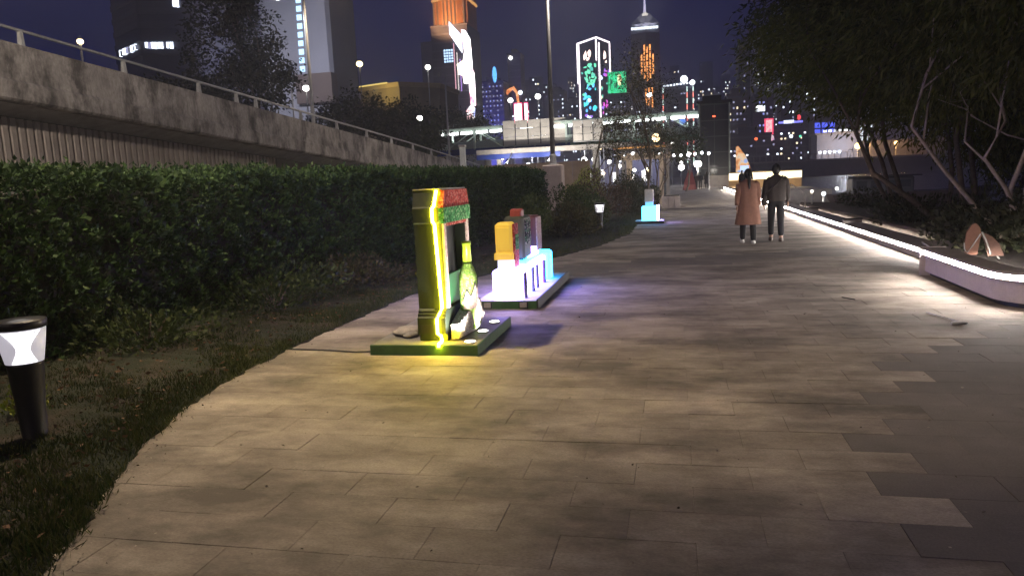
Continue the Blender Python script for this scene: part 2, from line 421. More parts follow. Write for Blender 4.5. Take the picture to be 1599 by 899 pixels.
# shoots standing above the clipped top
m_ = 5000
ysh = 2.5 + 22 * RNG.random(m_); xsh = np.array([hedge_x(t) for t in ysh]) + RNG.uniform(-.7, .75, m_)
Cs = np.stack([xsh, ysh, 1.86 + .16 * RNG.random(m_) ** 3], 1)
V3, F3 = leaves(Cs, RNG.normal(0, .5, (m_, 3)) + np.array([0, 0, 1.0]), RNG.uniform(.05, .09, m_), RNG.uniform(.025, .045, m_), RNG)
M_hedge = leafmat('hedge_leaf', (.011, .030, .010), (.048, .088, .025), .45, .18)
link('foliage', npmesh('foliage', np.concatenate([V, V3]) - np.array([-6, 12, 0]), np.concatenate([F, F3 + len(V)])), M_hedge, H, kind='stuff')
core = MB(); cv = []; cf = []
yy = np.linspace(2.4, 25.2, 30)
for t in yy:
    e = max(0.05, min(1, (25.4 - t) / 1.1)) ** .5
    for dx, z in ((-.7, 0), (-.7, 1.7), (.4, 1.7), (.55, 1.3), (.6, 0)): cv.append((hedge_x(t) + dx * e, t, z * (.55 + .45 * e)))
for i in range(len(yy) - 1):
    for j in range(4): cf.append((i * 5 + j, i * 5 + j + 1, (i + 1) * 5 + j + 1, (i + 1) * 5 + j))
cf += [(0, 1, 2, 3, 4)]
part(H, 'dark_filler', core.add(cv, cf), mat('hedge_inside', (.012, .014, .007), .95, .4, 6, .3))  # solid filler, near-black to paint the shade between the leaves

def bush(name, label, c, r, n, m, ll=(.04, .08), group=None, up_=.5, cat='shrub', lumps=7, seed=0):
    rng = np.random.default_rng(seed + 100)
    t = thing(name, label, cat, c, group=group)
    lc = rng.normal(0, .42, (lumps, 3)) * np.array(r); lc[:, 2] = np.abs(lc[:, 2]) + r[2] * .35
    lc[0] = (0, 0, r[2] * .45)
    w_ = rng.integers(0, lumps, n)
    d = nrm(rng.normal(size=(n, 3))); rad = .62 * (1 - .5 * rng.random(n) ** 2)
    C = lc[w_] + d * rad[:, None] * np.array(r); C = C[C[:, 2] > .01]; k = len(C)
    D = nrm(rng.normal(0, .6, (k, 3)) + nrm(C) * .8 + np.array([0, 0, up_]))
    V, F = leaves(C, D, rng.uniform(*ll, k), rng.uniform(ll[0] * .45, ll[1] * .5, k), rng)
    link('foliage', npmesh('foliage', V, F), m, t, kind='stuff')
    s = MB()
    for i in range(6):
        a = rng.random() * 6.28; q = rng.uniform(.2, .5)
        s.tube([(0, 0, -.02), (math.cos(a) * r[0] * q * .5, math.sin(a) * r[1] * q * .5, r[2] * .5), (math.cos(a) * r[0] * q, math.sin(a) * r[1] * q, r[2] * 1.0)], [.018, .012, .005], 5)
    part(t, 'stem', s, M_bark, world=False)
    return t
M_shrub = leafmat('shrub_leaf', (.02, .036, .011), (.065, .085, .026), .5, .25)
M_shrub2 = leafmat('olive_shrub_leaf', (.03, .032, .013), (.085, .075, .034), .55, .25)
M_yel = leafmat('yellow_green_leaf', (.10, .15, .02), (.28, .30, .04), .5, .3)
M_dusk = leafmat('dark_shrub_leaf', (.018, .026, .012), (.06, .06, .03), .55, .2)
bush('leafy_weed', 'low leafy weed patch at the foot of the hedge behind the lawn lamp', (-5.45, 6.6, .03), (.55, .7, .32), 1500, M_shrub, (.04, .09), seed=1)
bush('leafy_weed', 'low weed clump at the hedge foot level with the green kiosk sculpture', (-5.3, 8.9, .03), (.5, .9, .34), 1700, M_shrub, (.04, .09), seed=2)
bush('leafy_weed', 'straggly brownish weeds at the hedge foot beyond the kiosk sculpture', (-5.0, 11.2, .03), (.55, 1.0, .30), 1500, M_shrub2, (.04, .09), seed=3)
bush('leafy_weed', 'bright green sprig beside the lit lawn lamp', (-4.75, 4.35, .03), (.16, .2, .2), 350, M_yel, (.03, .07), seed=4)
bush('verge_shrub', 'loose green shrub at the end of the long hedge', (-3.9, 18.6, .02), (.8, 1.3, .62), 5200, M_shrub, (.05, .11), seed=5)
bush('verge_shrub', 'feathery olive shrub just beside the distant lawn lamp', (-2.9, 20.8, .02), (.8, 1.4, .58), 5200, M_shrub2, (.05, .11), seed=6)
bush('verge_shrub', 'dark shrub behind the distant lawn lamp', (-3.2, 24.2, .02), (.9, 1.5, .85), 5200, M_shrub, (.05, .12), seed=7)
bush('verge_shrub', 'reddish brown shrub under the thin street tree', (-2.9, 28.0, .02), (.8, 1.3, .95), 4200, leafmat('russet_leaf', (.05, .03, .02), (.12, .08, .05), .55, .2), (.05, .12), seed=8)
bush('verge_shrub', 'big rounded dark bush behind the glowing cyan cube', (-1.95, 32.4, .02), (1.05, 1.5, 1.25), 7000, M_dusk, (.05, .12), seed=9)
bush('verge_shrub', 'yellow green lamplit bush below the tall lamp post', (-4.2, 35.5, .02), (1.0, 1.1, 1.25), 5200, M_yel, (.06, .13), seed=10)
bush('verge_shrub', 'small dark bush next to the stone planter box', (-1.2, 38.0, .02), (.6, .9, .8), 2600, M_dusk, (.06, .12), seed=11)

def tree(name, label, base, h, crown, nleaf, leafm, barkm=M_bark, stems=1, lean=(0, 0), trunk_r=.12, ll=(.06, .12), lw=.4, limbs=6, droop=0.2, seed=0, group=None, fork=.35, clump=.5, shell=.35, cat='tree', gaps=0.0):
    """crown: list of ellipsoids (cx, cy, cz, rx, ry, rz) relative to the base. Limbs reach points inside them, leaves gather round twig tips."""
    rng = np.random.default_rng(seed)
    t = thing(name, label, cat, base, group=group)
    tb = MB(); lb = MB(); tips = []
    for s_ in range(stems):
        a = rng.random() * 6.283; ro = .0 if stems == 1 else rng.uniform(.1, .45)
        b0 = np.array([math.cos(a) * ro, math.sin(a) * ro, -.05])
        e = crown[s_ % len(crown)]
        topp = np.array([e[0] + rng.normal(0, e[3] * .25), e[1] + rng.normal(0, e[4] * .25), e[2] + rng.uniform(-.1, .35) * e[5]])
        if stems == 1: topp = np.array([lean[0], lean[1], h * .62])
        if stems > 1: topp = topp * np.array([.5, .5, 1])
        pts = []
        bow = rng.normal(0, .09 * h, 3) * np.array([1, 1, 0])
        for i in range(7):
            q = i / 6
            pts.append(b0 + (topp - b0) * q + bow * math.sin(q * math.pi) + rng.normal(0, .012 * h, 3) * (q > 0))
        rr = [trunk_r * (1 - .72 * i / 6) * (1.25 if i == 0 else 1) for i in range(7)]
        tb.tube(pts, rr, 7)
        nl = max(2, limbs // stems)
        for j in range(nl):
            q = fork + (1 - fork) * (j + rng.random()) / nl
            i0 = min(5, int(q * 6)); st = pts[i0] + (pts[i0 + 1] - pts[i0]) * (q * 6 - i0)
            e = crown[rng.integers(len(crown))] if stems == 1 else crown[(s_ + (rng.random() < .35)) % len(crown)]
            d = nrm(rng.normal(size=(1, 3)))[0]
            end = np.array(e[:3]) + d * np.array(e[3:]) * rng.uniform(.45, .95)
            r0_ = rr[i0] * .6
            mid = (st + end) / 2 + np.array([0, 0, .12 * np.linalg.norm(end - st)]) + rng.normal(0, .05 * h, 3)
            L = [st, st + (mid - st) * .5 + rng.normal(0, .012 * h, 3), mid, mid + (end - mid) * .55 + rng.normal(0, .015 * h, 3), end]
            lb.tube(L, [r0_, r0_ * .8, r0_ * .55, r0_ * .35, r0_ * .12], 5)
            for k in range(5):
                p0 = L[2] + (L[4] - L[2]) * rng.random()
                tip = p0 + rng.normal(0, .33, 3) * np.array(e[3:]) * .8
                lb.tube([p0, (p0 + tip) / 2 + rng.normal(0, .03 * h, 3), tip], [r0_ * .28, r0_ * .18, r0_ * .06], 4)
                tips.append(tip)
    E = np.array(crown); vol = E[:, 3] * E[:, 4] * E[:, 5]; vol = vol ** .7 / (vol ** .7).sum()
    ntw = max(30, nleaf // 45)                               # further twig ends spread through the crown's volume
    ei = rng.choice(len(E), ntw, p=vol)
    d = nrm(rng.normal(size=(ntw, 3))); rad = rng.random(ntw) ** shell
    TW = E[ei, :3] + d * rad[:, None] * E[ei, 3:]
    TW = np.concatenate([TW, np.array(tips)])
    if gaps:
        keep = (np.sin(TW[:, 0] * 1.9 + seed) + np.sin(TW[:, 1] * 1.7 + 2 * seed) + np.sin(TW[:, 2] * 2.3)) > -3 + gaps
        TW = TW[keep]
    w_ = rng.integers(0, len(TW), nleaf)
    C = TW[w_] + rng.normal(0, clump * .5, (nleaf, 3))
    D = rng.normal(0, .6, (nleaf, 3)) + nrm(TW - TW.mean(0))[w_] * .6; D[:, 2] -= droop
    V, F = leaves(C, D, rng.uniform(*ll, nleaf), rng.uniform(ll[0] * lw, ll[1] * lw, nleaf), rng)
    part(t, 'trunk', tb, barkm, smooth=True, world=False)
    part(t, 'limbs', lb, barkm, smooth=True, world=False)
    link('crown', npmesh('crown', V, F), leafm, t, kind='stuff')
    return t
M_bam = leafmat('willowy_leaf', (.05, .07, .014), (.16, .165, .045), .5, .45)
M_dt = leafmat('dark_tree_leaf', (.022, .028, .014), (.06, .065, .03), .6, .2)
M_thin = leafmat('thin_tree_leaf', (.03, .03, .014), (.09, .085, .045), .6, .25)
# the grove on the water side
tree('grove_tree', 'many-stemmed tree with slim pale trunks behind the lit bench wall', (5.0, 9.6, .3), 7.5,
     [(-.4, .6, 4.3, 1.7, 1.8, 1.3), (.8, 1.6, 5.0, 2.0, 2.0, 1.8), (-.5, -.8, 5.6, 1.8, 1.8, 1.5), (1.6, .2, 3.6, 1.4, 1.6, 1.4), (.2, 2.4, 3.3, 1.3, 1.3, 1.0)], 36000, M_bam, M_palebark, stems=6, trunk_r=.038, ll=(.1, .24), lw=.2, limbs=22, droop=.75, seed=21, clump=.5)
tree('grove_tree', 'leaning many-stemmed tree behind the joint of bench wall and low kerb', (5.6, 13.4, .1), 7,
     [(-1.2, .4, 4.2, 1.7, 1.9, 1.4), (.3, 1.2, 5.0, 2.1, 2.0, 1.7), (-.6, -1.2, 5.8, 2.0, 1.8, 1.7), (1.4, -.4, 3.6, 1.7, 1.6, 1.6), (-.6, 1.4, 3.1, 1.3, 1.4, .8)], 40000, M_bam, M_palebark, stems=5, trunk_r=.045, ll=(.1, .24), lw=.2, limbs=20, droop=.75, seed=22, clump=.55)
tree('grove_tree', 'broad dark tree overhanging the low lit kerb, second clump along', (6.2, 18.0, -.1), 8,
     [(-2.2, .2, 4.6, 1.9, 2.1, 1.4), (-.4, .8, 5.8, 2.4, 2.4, 1.9), (-1.8, -.8, 6.4, 2.0, 2.0, 1.5), (1.5, 0, 4.4, 2.0, 2.0, 1.8), (-.8, .6, 3.4, 1.8, 1.8, .9), (1.6, .6, 2.6, 1.7, 2.0, 1.2), (2.6, 0, 3.4, 1.8, 1.8, 1.6)], 56000, M_bam, M_bark, stems=4, trunk_r=.07, ll=(.12, .26), lw=.24, limbs=18, droop=.6, seed=23, clump=.6)
tree('grove_tree', 'dark tree of the grove whose crown reaches over the walking couple', (6.6, 23.5, -.1), 8.5,
     [(-2.6, -.3, 5.4, 1.9, 2.2, 1.5), (-.6, .2, 6.6, 2.4, 2.4, 1.9), (1.2, .4, 5.0, 2.3, 2.3, 1.8), (-.6, .0, 4.2, 2.2, 2.0, 1.0), (2.0, 0, 3.2, 1.9, 1.9, 1.4)], 50000, M_bam, M_bark, stems=3, trunk_r=.08, ll=(.13, .28), lw=.26, limbs=16, droop=.6, seed=24, clump=.65)
tree('grove_tree', 'dense tree standing deep inside the water-side grove', (9.5, 15.5, -.1), 9,
     [(0, 0, 4.6, 2.8, 2.8, 2.4), (-.8, .4, 7.4, 2.8, 2.8, 2.2), (.5, 1, 2.2, 2.4, 2.4, 1.5), (-1.2, 1.5, 3.4, 2.0, 2.0, 1.6)], 44000, M_dt, M_bark, stems=4, trunk_r=.1, ll=(.1, .2), lw=.3, limbs=14, seed=25, clump=.7)
tree('grove_tree', 'dense dark tree at the far end of the grove beside the water', (10.0, 22.5, -.1), 8,
     [(0, 0, 4.2, 2.6, 2.6, 2.2), (-.8, .4, 6.6, 2.6, 2.6, 2.0), (.3, .5, 1.8, 2.2, 2.2, 1.2), (2.2, 0, 2.6, 2.0, 2.0, 1.6)], 36000, M_dt, M_bark, stems=4, trunk_r=.1, ll=(.1, .2), lw=.3, limbs=12, seed=26, clump=.7)
tree('grove_tree', 'overhanging tree whose leaves fill the upper corner above the bench wall', (5.4, 6.2, .1), 7,
     [(-.2, .6, 4.4, 1.5, 1.6, 1.1), (.4, .2, 5.8, 1.8, 1.9, 1.5), (.8, 1.4, 3.2, 1.1, 1.1, .9)], 18000, M_bam, M_palebark, stems=5, trunk_r=.04, ll=(.1, .24), lw=.2, limbs=14, droop=.75, seed=27, clump=.5)
tree('grove_tree', 'bushy dark tree filling the grove behind the bench wall', (8.2, 10.8, .2), 6.5, [(0, 0, 2.4, 1.8, 1.8, 1.5), (.4, .3, 4.4, 2.2, 2.2, 1.8), (-1.0, .8, 3.4, 1.4, 1.4, 1.3)], 34000, M_dt, M_bark, stems=4, trunk_r=.06, ll=(.1, .2), lw=.3, limbs=12, seed=28, clump=.6)
for i, (lab, c, r, k) in enumerate([('dark undergrowth bush behind the lit bench wall', (5.0, 11.4, .3), (.8, 1.0, .55), 2400), ('dark undergrowth bush by the joint of bench wall and kerb', (5.2, 14.6, .05), (.8, 1.3, .55), 2800),
                                    ('low dark bush behind the second length of lit kerb', (5.4, 18.6, .0), (.8, 1.6, .55), 3000), ('wispy dark bush at the quay corner near the water', (6.2, 26, .0), (1.2, 1.8, .45), 3000),
                                    ('dark bush deep under the grove trees', (7.6, 12.6, .1), (1.4, 1.8, .9), 4000), ('wide dark bush deep under the grove beyond the bench', (8.2, 17.8, .0), (1.6, 2.2, .9), 4000), ('dark bush at the frame edge behind the bench wall', (6.6, 8.8, .3), (1.0, 1.2, .8), 3000)]):
    bush('undergrowth_bush', lab, c, r, k, M_dusk, (.06, .14), seed=40 + i)
struct('grove_soil', MB().prism([(3.62, -6), (12, -6), (12, 25), (4.75, 30.6), (4.75, 13.2), (4.6, 12.2), (3.78, 11.4), (3.78, 9.2), (3.62, 7.8)], 'z', -.2, .3), M_soil)
tree('street_tree', 'thin overhanging tree on the lawn above the near end of the path', (-5.0, 1.2, 0), 6.4,
     [(1.3, 3.75, 4.45, .35, .3, .15), (1.8, 3.9, 4.45, .4, .3, .15), (2.3, 4.0, 4.5, .4, .3, .15), (1.6, 4.15, 4.55, .3, .25, .12), (2.1, 3.5, 4.45, .4, .3, .15), (2.8, 4.2, 4.6, .4, .3, .15)], 2600, M_thin, M_bark, stems=1, lean=(.6, 1.4), trunk_r=.07, ll=(.05, .1), lw=.42, limbs=13, seed=35, clump=.2)
# thin street trees in the middle distance
tree('street_tree', 'thin tall tree with sparse airy crown beside the lit footbridge', (-1.8, 36.2, 0), 8.6,
     [(.0, 0, 6.6, .9, 1.1, 1.1), (.9, .1, 5.4, .9, .9, .8), (-.7, 0, 4.0, .9, .9, .8), (.7, 0, 3.6, .8, .8, .7)], 4600, M_thin, M_bark, stems=1, lean=(.1, 0), trunk_r=.09, ll=(.07, .15), lw=.4, limbs=13, seed=31, clump=.5, fork=.22)
tree('street_tree', 'slender bare-limbed tree with leaves only near its top', (-3.0, 35.0, 0), 5.6,
     [(.3, 0, 4.3, .9, .8, .7), (-.3, 0, 3.4, .8, .8, .6), (.6, .2, 3.0, .6, .6, .5)], 2300, M_thin, M_bark, stems=3, trunk_r=.06, ll=(.07, .14), lw=.4, limbs=9, seed=32, clump=.4)
tree('street_tree', 'small twiggy tree before the row of far white lamps', (-.9, 40.5, 0), 5.2,
     [(0, 0, 4.0, .9, .9, .8), (.6, 0, 3.0, .7, .8, .7), (-.5, 0, 3.2, .7, .7, .6)], 2300, M_thin, M_bark, stems=3, trunk_r=.06, ll=(.07, .14), lw=.4, limbs=9, seed=33, clump=.45)
tree('street_tree', 'small round tree in front of the footbridge stair end', (1.0, 70, 0), 6.5, [(0, 0, 4.6, 1.7, 1.7, 1.3), (-1.2, 0, 4.0, 1.4, 1.4, 1.0)], 3000, M_shrub, M_bark, trunk_r=.1, ll=(.12, .25), lw=.5, limbs=7, seed=34, clump=.7)
# trees behind the flyover
for i, (lab, b, h, cr, k) in enumerate([
    ('tall dark tree towering behind the flyover beside the grey tower', (-48, 76, 0), 26, [(0, 0, 19, 5.5, 4, 6), (3.5, 0, 14.5, 4, 4, 3.5), (-2, 0, 12, 4.5, 4, 4), (1.0, 0, 24, 4.2, 3.5, 4)], 14000),
    ('dark tree below the office block with lit window bands', (-57, 66, 0), 15, [(0, 0, 11, 5, 4, 3.2), (-5, 0, 10, 4, 3, 3.4), (4, 0, 9.5, 3.5, 3, 2.5)], 8000),
    ('dark tree between the flyover rail and the office block', (-46.5, 64, 0), 14, [(0, 0, 10, 4, 3, 2.8), (3, 0, 9, 3.5, 3, 2.6), (-3.5, 0, 9.0, 3, 3, 2.6)], 7000),
    ('dark round tree below the yellowish lit rooftop', (-38, 86, 0), 13.5, [(0, 0, 10.0, 4, 3.5, 3.0), (-3, 0, 9, 3.5, 3, 3)], 7000),
    ('dark round tree beside the yellowish lit rooftop', (-32, 87, 0), 12, [(0, 0, 9.0, 3.6, 3.5, 2.8), (2.5, 0, 8, 3, 3, 2.6)], 7000),
    ('dark tree at the foot of the tower with the bright sign', (-33, 112, 0), 13, [(0, 0, 10, 3.6, 3, 2.6), (3.4, 0, 9.2, 3.4, 3, 2.2)], 6000),
    ('lamplit green sapling behind the low end of the flyover', (-26.8, 78, 0), 8.4, [(0, 0, 6.6, 1.5, 1.5, 1.5), (-1.2, 0, 5.4, 1.3, 1.3, 1.1)], 2600)]):
    tree('roadside_tree', lab, b, h, cr, k, M_dt if i < 6 else M_shrub, M_bark, trunk_r=.3 if i < 6 else .1, ll=(.28, .6), lw=.55, limbs=9, seed=50 + i, clump=1.1 if i < 6 else .6)

# ------------------------------------------------------------------ flyover on the road side
FL = thing('flyover', 'stained concrete flyover ramp with a pale metal handrail, sloping down behind the hedge', 'flyover', (-17, 30, 0))
def ptop(y): return float(np.interp(y, [4, 16.5, 46.8, 62.5, 74], [6.55, 5.83, 4.05, 2.95, 2.15]))
pj = [5.9, 13.5, 21.1, 28.7, 36.3, 43.9, 51.5, 59.1, 66.7, 74]
for a, b in zip(pj[:-1], pj[1:]):
    p = MB()
    for i in range(4):
        y0 = a + .012 + (b - a - .024) * i / 4; y1 = a + .012 + (b - a - .024) * (i + 1) / 4
        prof = [(0, 0), (0, -.95), (.06, -1.02), (.06, -1.46), (.0, -1.52), (-.35, -1.52), (-.35, 0)]
        n_ = len(prof); v = [(-17 + q[0], yy_, ptop(yy_) + q[1]) for yy_ in (y0, y1) for q in prof]
        f = [(k, (k + 1) % n_, n_ + (k + 1) % n_, n_ + k) for k in range(n_)]
        if i == 0: f.append(tuple(range(n_)))
        if i == 3: f.append(tuple(range(2 * n_ - 1, n_ - 1, -1)))
        p.add(v, f)
    part(FL, 'parapet_panel', p, M_conc)
dk_ = MB(); vv = []
for yy_ in (5.9, 16.5, 46.8, 62.5, 74):
    z = ptop(yy_)
    vv += [(-17.35, yy_, z - .95), (-17.35, yy_, z - 1.5), (-18.1, yy_, z - 1.74), (-26, yy_, z - 1.74), (-26, yy_, z - .95)]
dk_.add(vv, [(i * 5 + k, i * 5 + (k + 1) % 5, (i + 1) * 5 + (k + 1) % 5, (i + 1) * 5 + k) for i in range(4) for k in range(5)])
part(FL, 'deck', dk_, M_conc2)
aw = MB(); vv = []
for yy_ in (5.9, 31.5):
    z = ptop(yy_); vv += [(-18.15, yy_, -.02), (-18.15, yy_, z - 1.7), (-18.6, yy_, z - 1.7), (-18.6, yy_, -.02)]
aw.add(vv, [(0, 1, 5, 4), (1, 2, 6, 5), (2, 3, 7, 6), (3, 0, 4, 7), (0, 3, 2, 1), (4, 5, 6, 7)])
aw.box(-18.8, -18.0, 31.5, 32.4, 0, ptop(32) - 1.75)
aw.add([(-18.25, 32.4, 0), (-18.25, 60, 0), (-18.25, 60, ptop(60) - 1.7), (-18.25, 32.4, ptop(32.4) - 1.7)], [(0, 1, 2, 3)])
part(FL, 'abutment', aw, mat('abutment_dark', (.12, .105, .09), .9, .2, 2, .2))
M_rib = mat('ribbed_panel', (.33, .27, .235), .85, .16, 2, .15, per='object')
for i in range(62):
    y0 = 14.4 + i * .275
    z1 = ptop(y0) - 1.80
    part(FL, 'ribbed_slat', MB().add([(-17.98, y0 + .03, -.02), (-17.98, y0 + .2, -.02), (-18.14, y0 + .235, -.02), (-18.14, y0, -.02), (-17.98, y0 + .03, z1), (-17.98, y0 + .2, z1), (-18.14, y0 + .235, z1), (-18.14, y0, z1)],
         [(0, 1, 5, 4), (1, 2, 6, 5), (3, 0, 4, 7), (4, 5, 6, 7)]), M_rib)
rl = MB()
for k_, (dx, dz) in enumerate(((-.12, .42),)):
    rl.tube([(-17 + dx, yy_, ptop(yy_) + dz) for yy_ in (6, 12, 16.5, 25, 35, 46.8, 55, 62.5, 74)], .045, 8)
part(FL, 'top_rail', rl, M_steel, smooth=True)
for y0 in list(np.arange(5.9, 74, 3.8)) + [27.3]:
    z = ptop(y0)
    part(FL, 'rail_post', MB().add([(-17.2, y0 - .05, z - .01), (-17.04, y0 - .05, z - .01), (-17.04, y0 + .05, z - .01), (-17.2, y0 + .05, z - .01), (-17.16, y0 - .05, z + .44), (-17.08, y0 - .05, z + .44), (-17.08, y0 + .05, z + .44), (-17.16, y0 + .05, z + .44)],
         [(0, 1, 5, 4), (1, 2, 6, 5), (2, 3, 7, 6), (3, 0, 4, 7), (4, 5, 6, 7)]), mat('post_concrete', (.42, .40, .37), .8, .15, 6, .1))

# ------------------------------------------------------------------ street lamps
WARM, NEUT, COOL = (1, .78, .52), (1, .9, .76), (.86, .92, 1)
def street_lamp(label, x, y, z0, z1, arms, glow, power=0, col=WARM, lens=.28, pole_r=.09, spotdeg=150, cat='street lamp', polem=None):
    """a tapered pole with heads on arms: arms = [(dx, dy, dz)]"""
    t = thing('street_lamp', label, cat, (x, y, z0))
    part(t, 'pole', MB().tube([(x, y, z0), (x, y, (z0 + z1) / 2), (x, y, z1)], [pole_r, pole_r * .8, pole_r * .55], 10), polem or M_pole, smooth=True)
    part(t, 'base_plate', MB().lathe([(pole_r * 2.2, 0), (pole_r * 2.2, .04), (pole_r * 1.35, .06), (pole_r * 1.3, .5), (pole_r, .55)], (x, y, z0), 10), M_pole)
    for i, a in enumerate(arms):
        dx, dy, dz = a[:3]; gm = a[3] if len(a) > 3 else glow
        hx, hy, hz = x + dx, y + dy, z1 + dz
        if abs(dx) + abs(dy) > .05: part(t, 'arm', MB().tube([(x, y, z1 - .1), (x + dx * .5, y + dy * .5, z1 + dz * .8), (hx, hy, hz)], .035, 6), M_pole)
        hd = part(t, 'lamp_head', MB().lathe([(lens * .9, -.02), (lens * .85, .03), (lens * .5, .1), (lens * .2, .14)], (hx, hy, hz), 12), M_pole)
        part(hd, 'lens', MB().ball((hx, hy, hz - lens * .8), (lens, lens, lens * .85), 14, 9), gm, smooth=True)
        if power: light(t, 'SPOT', (hx, hy, hz - lens * 1.6 - .1), power, a[4] if len(a) > 4 else col, .18, R(spotdeg), blend=.9)
    return t
G_white = emis('lamp_glow_white', (1, .97, .9), 9); G_cool = emis('lamp_glow_cool', (.88, .93, 1), 9); G_warm = emis('lamp_glow_warm', (1, .72, .40), 8); G_yel = emis('lamp_glow_yellow', (1, .8, .35), 7)
LM = street_lamp('tall street lamp on the lawn lighting the near paving', -5.75, 4.3, 0, 6.4, [(1.0, 1.8, .2)], G_warm, 0, WARM)
light(LM, 'SPOT', (-4.75, 6.1, 6.15), 2600, WARM, .16, R(168), blend=.5)
LM = street_lamp('street lamp between hedge and flyover, lighting the stained parapet', -10.2, 3.5, 0, 8.4, [(-1.0, .6, .2)], G_warm, 0, NEUT)
light(LM, 'SPOT', (-11.2, 4.1, 8.1), 8500, NEUT, .2, R(170), rot=(R(52), 0, R(48)), blend=.5)
LM = street_lamp('street lamp standing behind the hedge further back along the path', -8.9, -16, 0, 8.0, [(2.0, .4, .2)], G_warm, 0, WARM)
light(LM, 'SPOT', (-6.9, -15.6, 7.6), 2000, WARM, .22, R(172), blend=.4)
street_lamp('tall dark lamp post on a concrete plinth past the hedge end', -6.1, 38, 2.35, 12.5, [(1.2, 0, .2)], G_warm, 4200, NEUT, polem=mat('dark_pole', (.09, .085, .085), .5, .15, 4, .05), pole_r=.13)
street_lamp('double-armed street lamp on a pale pole on the flyover', -20.3, 40, 4.0, 13.2, [(-1.6, 0, -.35, G_cool, COOL), (1.7, 0, .1, G_warm, WARM)], G_cool, 1500, WARM, pole_r=.12)
street_lamp('bright street lamp on a short pole before the dark trees', -38.6, 75, 4, 12.8, [(.0, 0, 0)], G_white, 0, lens=.36)
street_lamp('yellow-white lamp beside the flat yellowish rooftop', -40, 93, 6, 18.0, [(0, 0, 0)], G_yel, 0, lens=.42)
street_lamp('lone street lamp beside the tower with the bright sign', -36.3, 110, 2, 19.6, [(0, 0, 0)], G_white, 0, lens=.42)
street_lamp('low lamp glowing beside the lamplit sapling', -27.7, 80, 2, 9.3, [(0, 0, 0)], G_white, 0, lens=.32)
street_lamp('grey lamp post with a short unlit arm near the low end of the flyover', -17.6, 57.5, 2.6, 10.2, [(-.5, 0, .05, M_pole)], G_white, 0, lens=.12)
street_lamp('far white street lamp above the billboard panel, brighter of the pair', -24.9, 140, 0, 17.6, [(0, 0, 0)], G_white, 0, lens=.55)
street_lamp('far white street lamp above the billboard panel, smaller of the pair', -30.2, 140, 0, 17.2, [(0, 0, 0)], G_white, 0, lens=.5)
street_lamp('small white lamp standing beside the orange light columns of the spired tower', -4.6, 150, 0, 17.5, [(0, 0, 0)], G_cool, 0, lens=.5)
street_lamp('big white lamp glowing low at the end of the promenade', 2.4, 82, 0, 2.9, [(0, 0, 0)], G_white, 700, NEUT, lens=.42, spotdeg=170)
street_lamp('thin pole rising from the flyover behind the handrail', -20.0, 37.2, 4.2, 6.9, [(0, 0, 0, M_pole)], G_white, 0, lens=.05, pole_r=.05)
street_lamp('small lit lamp hanging above the flyover rail', -30, 34, 4, 9.9, [(0, 0, 0)], G_warm, 0, lens=.16)
P_ = thing('pale_post', 'short pale square post standing just behind the hedge', 'post', (-8.6, 30, 0))
part(P_, 'post_body', MB().cbox(-8.71, -8.49, 29.9, 30.1, 0, 3.1, .02), mat('pale_paint', (.6, .6, .58), .6, .1, 5, .05)); part(P_, 'post_cap', MB().cbox(-8.74, -8.46, 29.86, 30.14, 3.1, 3.2, .02), M_conc2)
PL = tag(link('lamp_plinth', MB().cbox(-6.6, -5.6, 37.5, 38.5, 0, 2.35, .05).mesh('lamp_plinth'), mat('pink_concrete', (.45, .36, .33), .85, .15, 3, .1)), 'pinkish concrete plinth carrying the tall dark lamp post', 'plinth')
HO = thing('hoarding', 'plain beige hoarding wall beyond the end of the hedge', 'hoarding', (-12, 58, 0))
for i in range(6): part(HO, 'board', MB().box(-14.9 + i * 1.42, -13.5 + i * 1.42, 58, 58.06, 0, 2.95 + .02 * (i % 2)), mat('hoarding_board', (.42, .30, .20), .8, .15, 2, .1, per='object'))

# ------------------------------------------------------------------ lawn lamps (bollards)
def frosted(name, col, e):
    m, n, l, b = nodes_of(name)
    b.inputs['Base Color'].default_value = (.8, .8, .8, 1); b.inputs['Roughness'].default_value = .35
    b.inputs['Emission Color'].default_value = (*col, 1); b.inputs['Emission Strength'].default_value = e
    b.inputs['Alpha'].default_value = 1
    return m
M_glass = frosted('frosted_lamp_glass', (.92, .88, 1), .42); M_core = emis('lamp_core', (1, .97, 1), 3.0, True)
def bollard(label, x, y):
    t = thing('lawn_lamp', label, 'lawn lamp', (x, y, .0))
    part(t, 'post', MB().lathe([(.082, 0), (.075, .02), (.09, .3), (.108, .54), (.115, .56)], (x, y, 0), 24), M_black, smooth=True)
    hd = part(t, 'lamp_shade', MB().lathe([(.112, .56), (.13, .66), (.148, .785)], (x, y, 0), 28), M_glass, smooth=True)
    for k in range(2):                                       # bright hourglass reflectors, one to the path, one to the hedge
        b = MB(); a0 = math.atan2(-y, -x) + math.pi * k; v = []
        for i in range(11):
            z = .565 + .215 * i / 10; ww = .30 + .62 * abs(i / 10 - .45) ** 1.6 * 2.2; rr_ = .114 + (z - .56) * .165
            for q in (-1, -.5, 0, .5, 1): a = a0 + q * ww; v.append((x + rr_ * math.cos(a), y + rr_ * math.sin(a), z))
        b.add(v, [(i * 5 + j, i * 5 + j + 1, i * 5 + j + 6, i * 5 + j + 5) for i in range(10) for j in range(4)])
        part(hd, 'reflector', b, M_core, smooth=True)
    part(t, 'cap', MB().lathe([(.146, .787), (.156, .79), (.16, .835), (.155, .842), (.03, .848)], (x, y, 0), 28), M_black, smooth=True)
    light(t, 'POINT', (x, y, .92), .5, (1, .95, .9), .1)
    return t
bollard('black lawn lamp with a lit white tapered shade, close by in the grass', -4.25, 3.98)
bollard('small distant black lawn lamp with a lit shade before the olive shrubs', -2.25, 22.6)

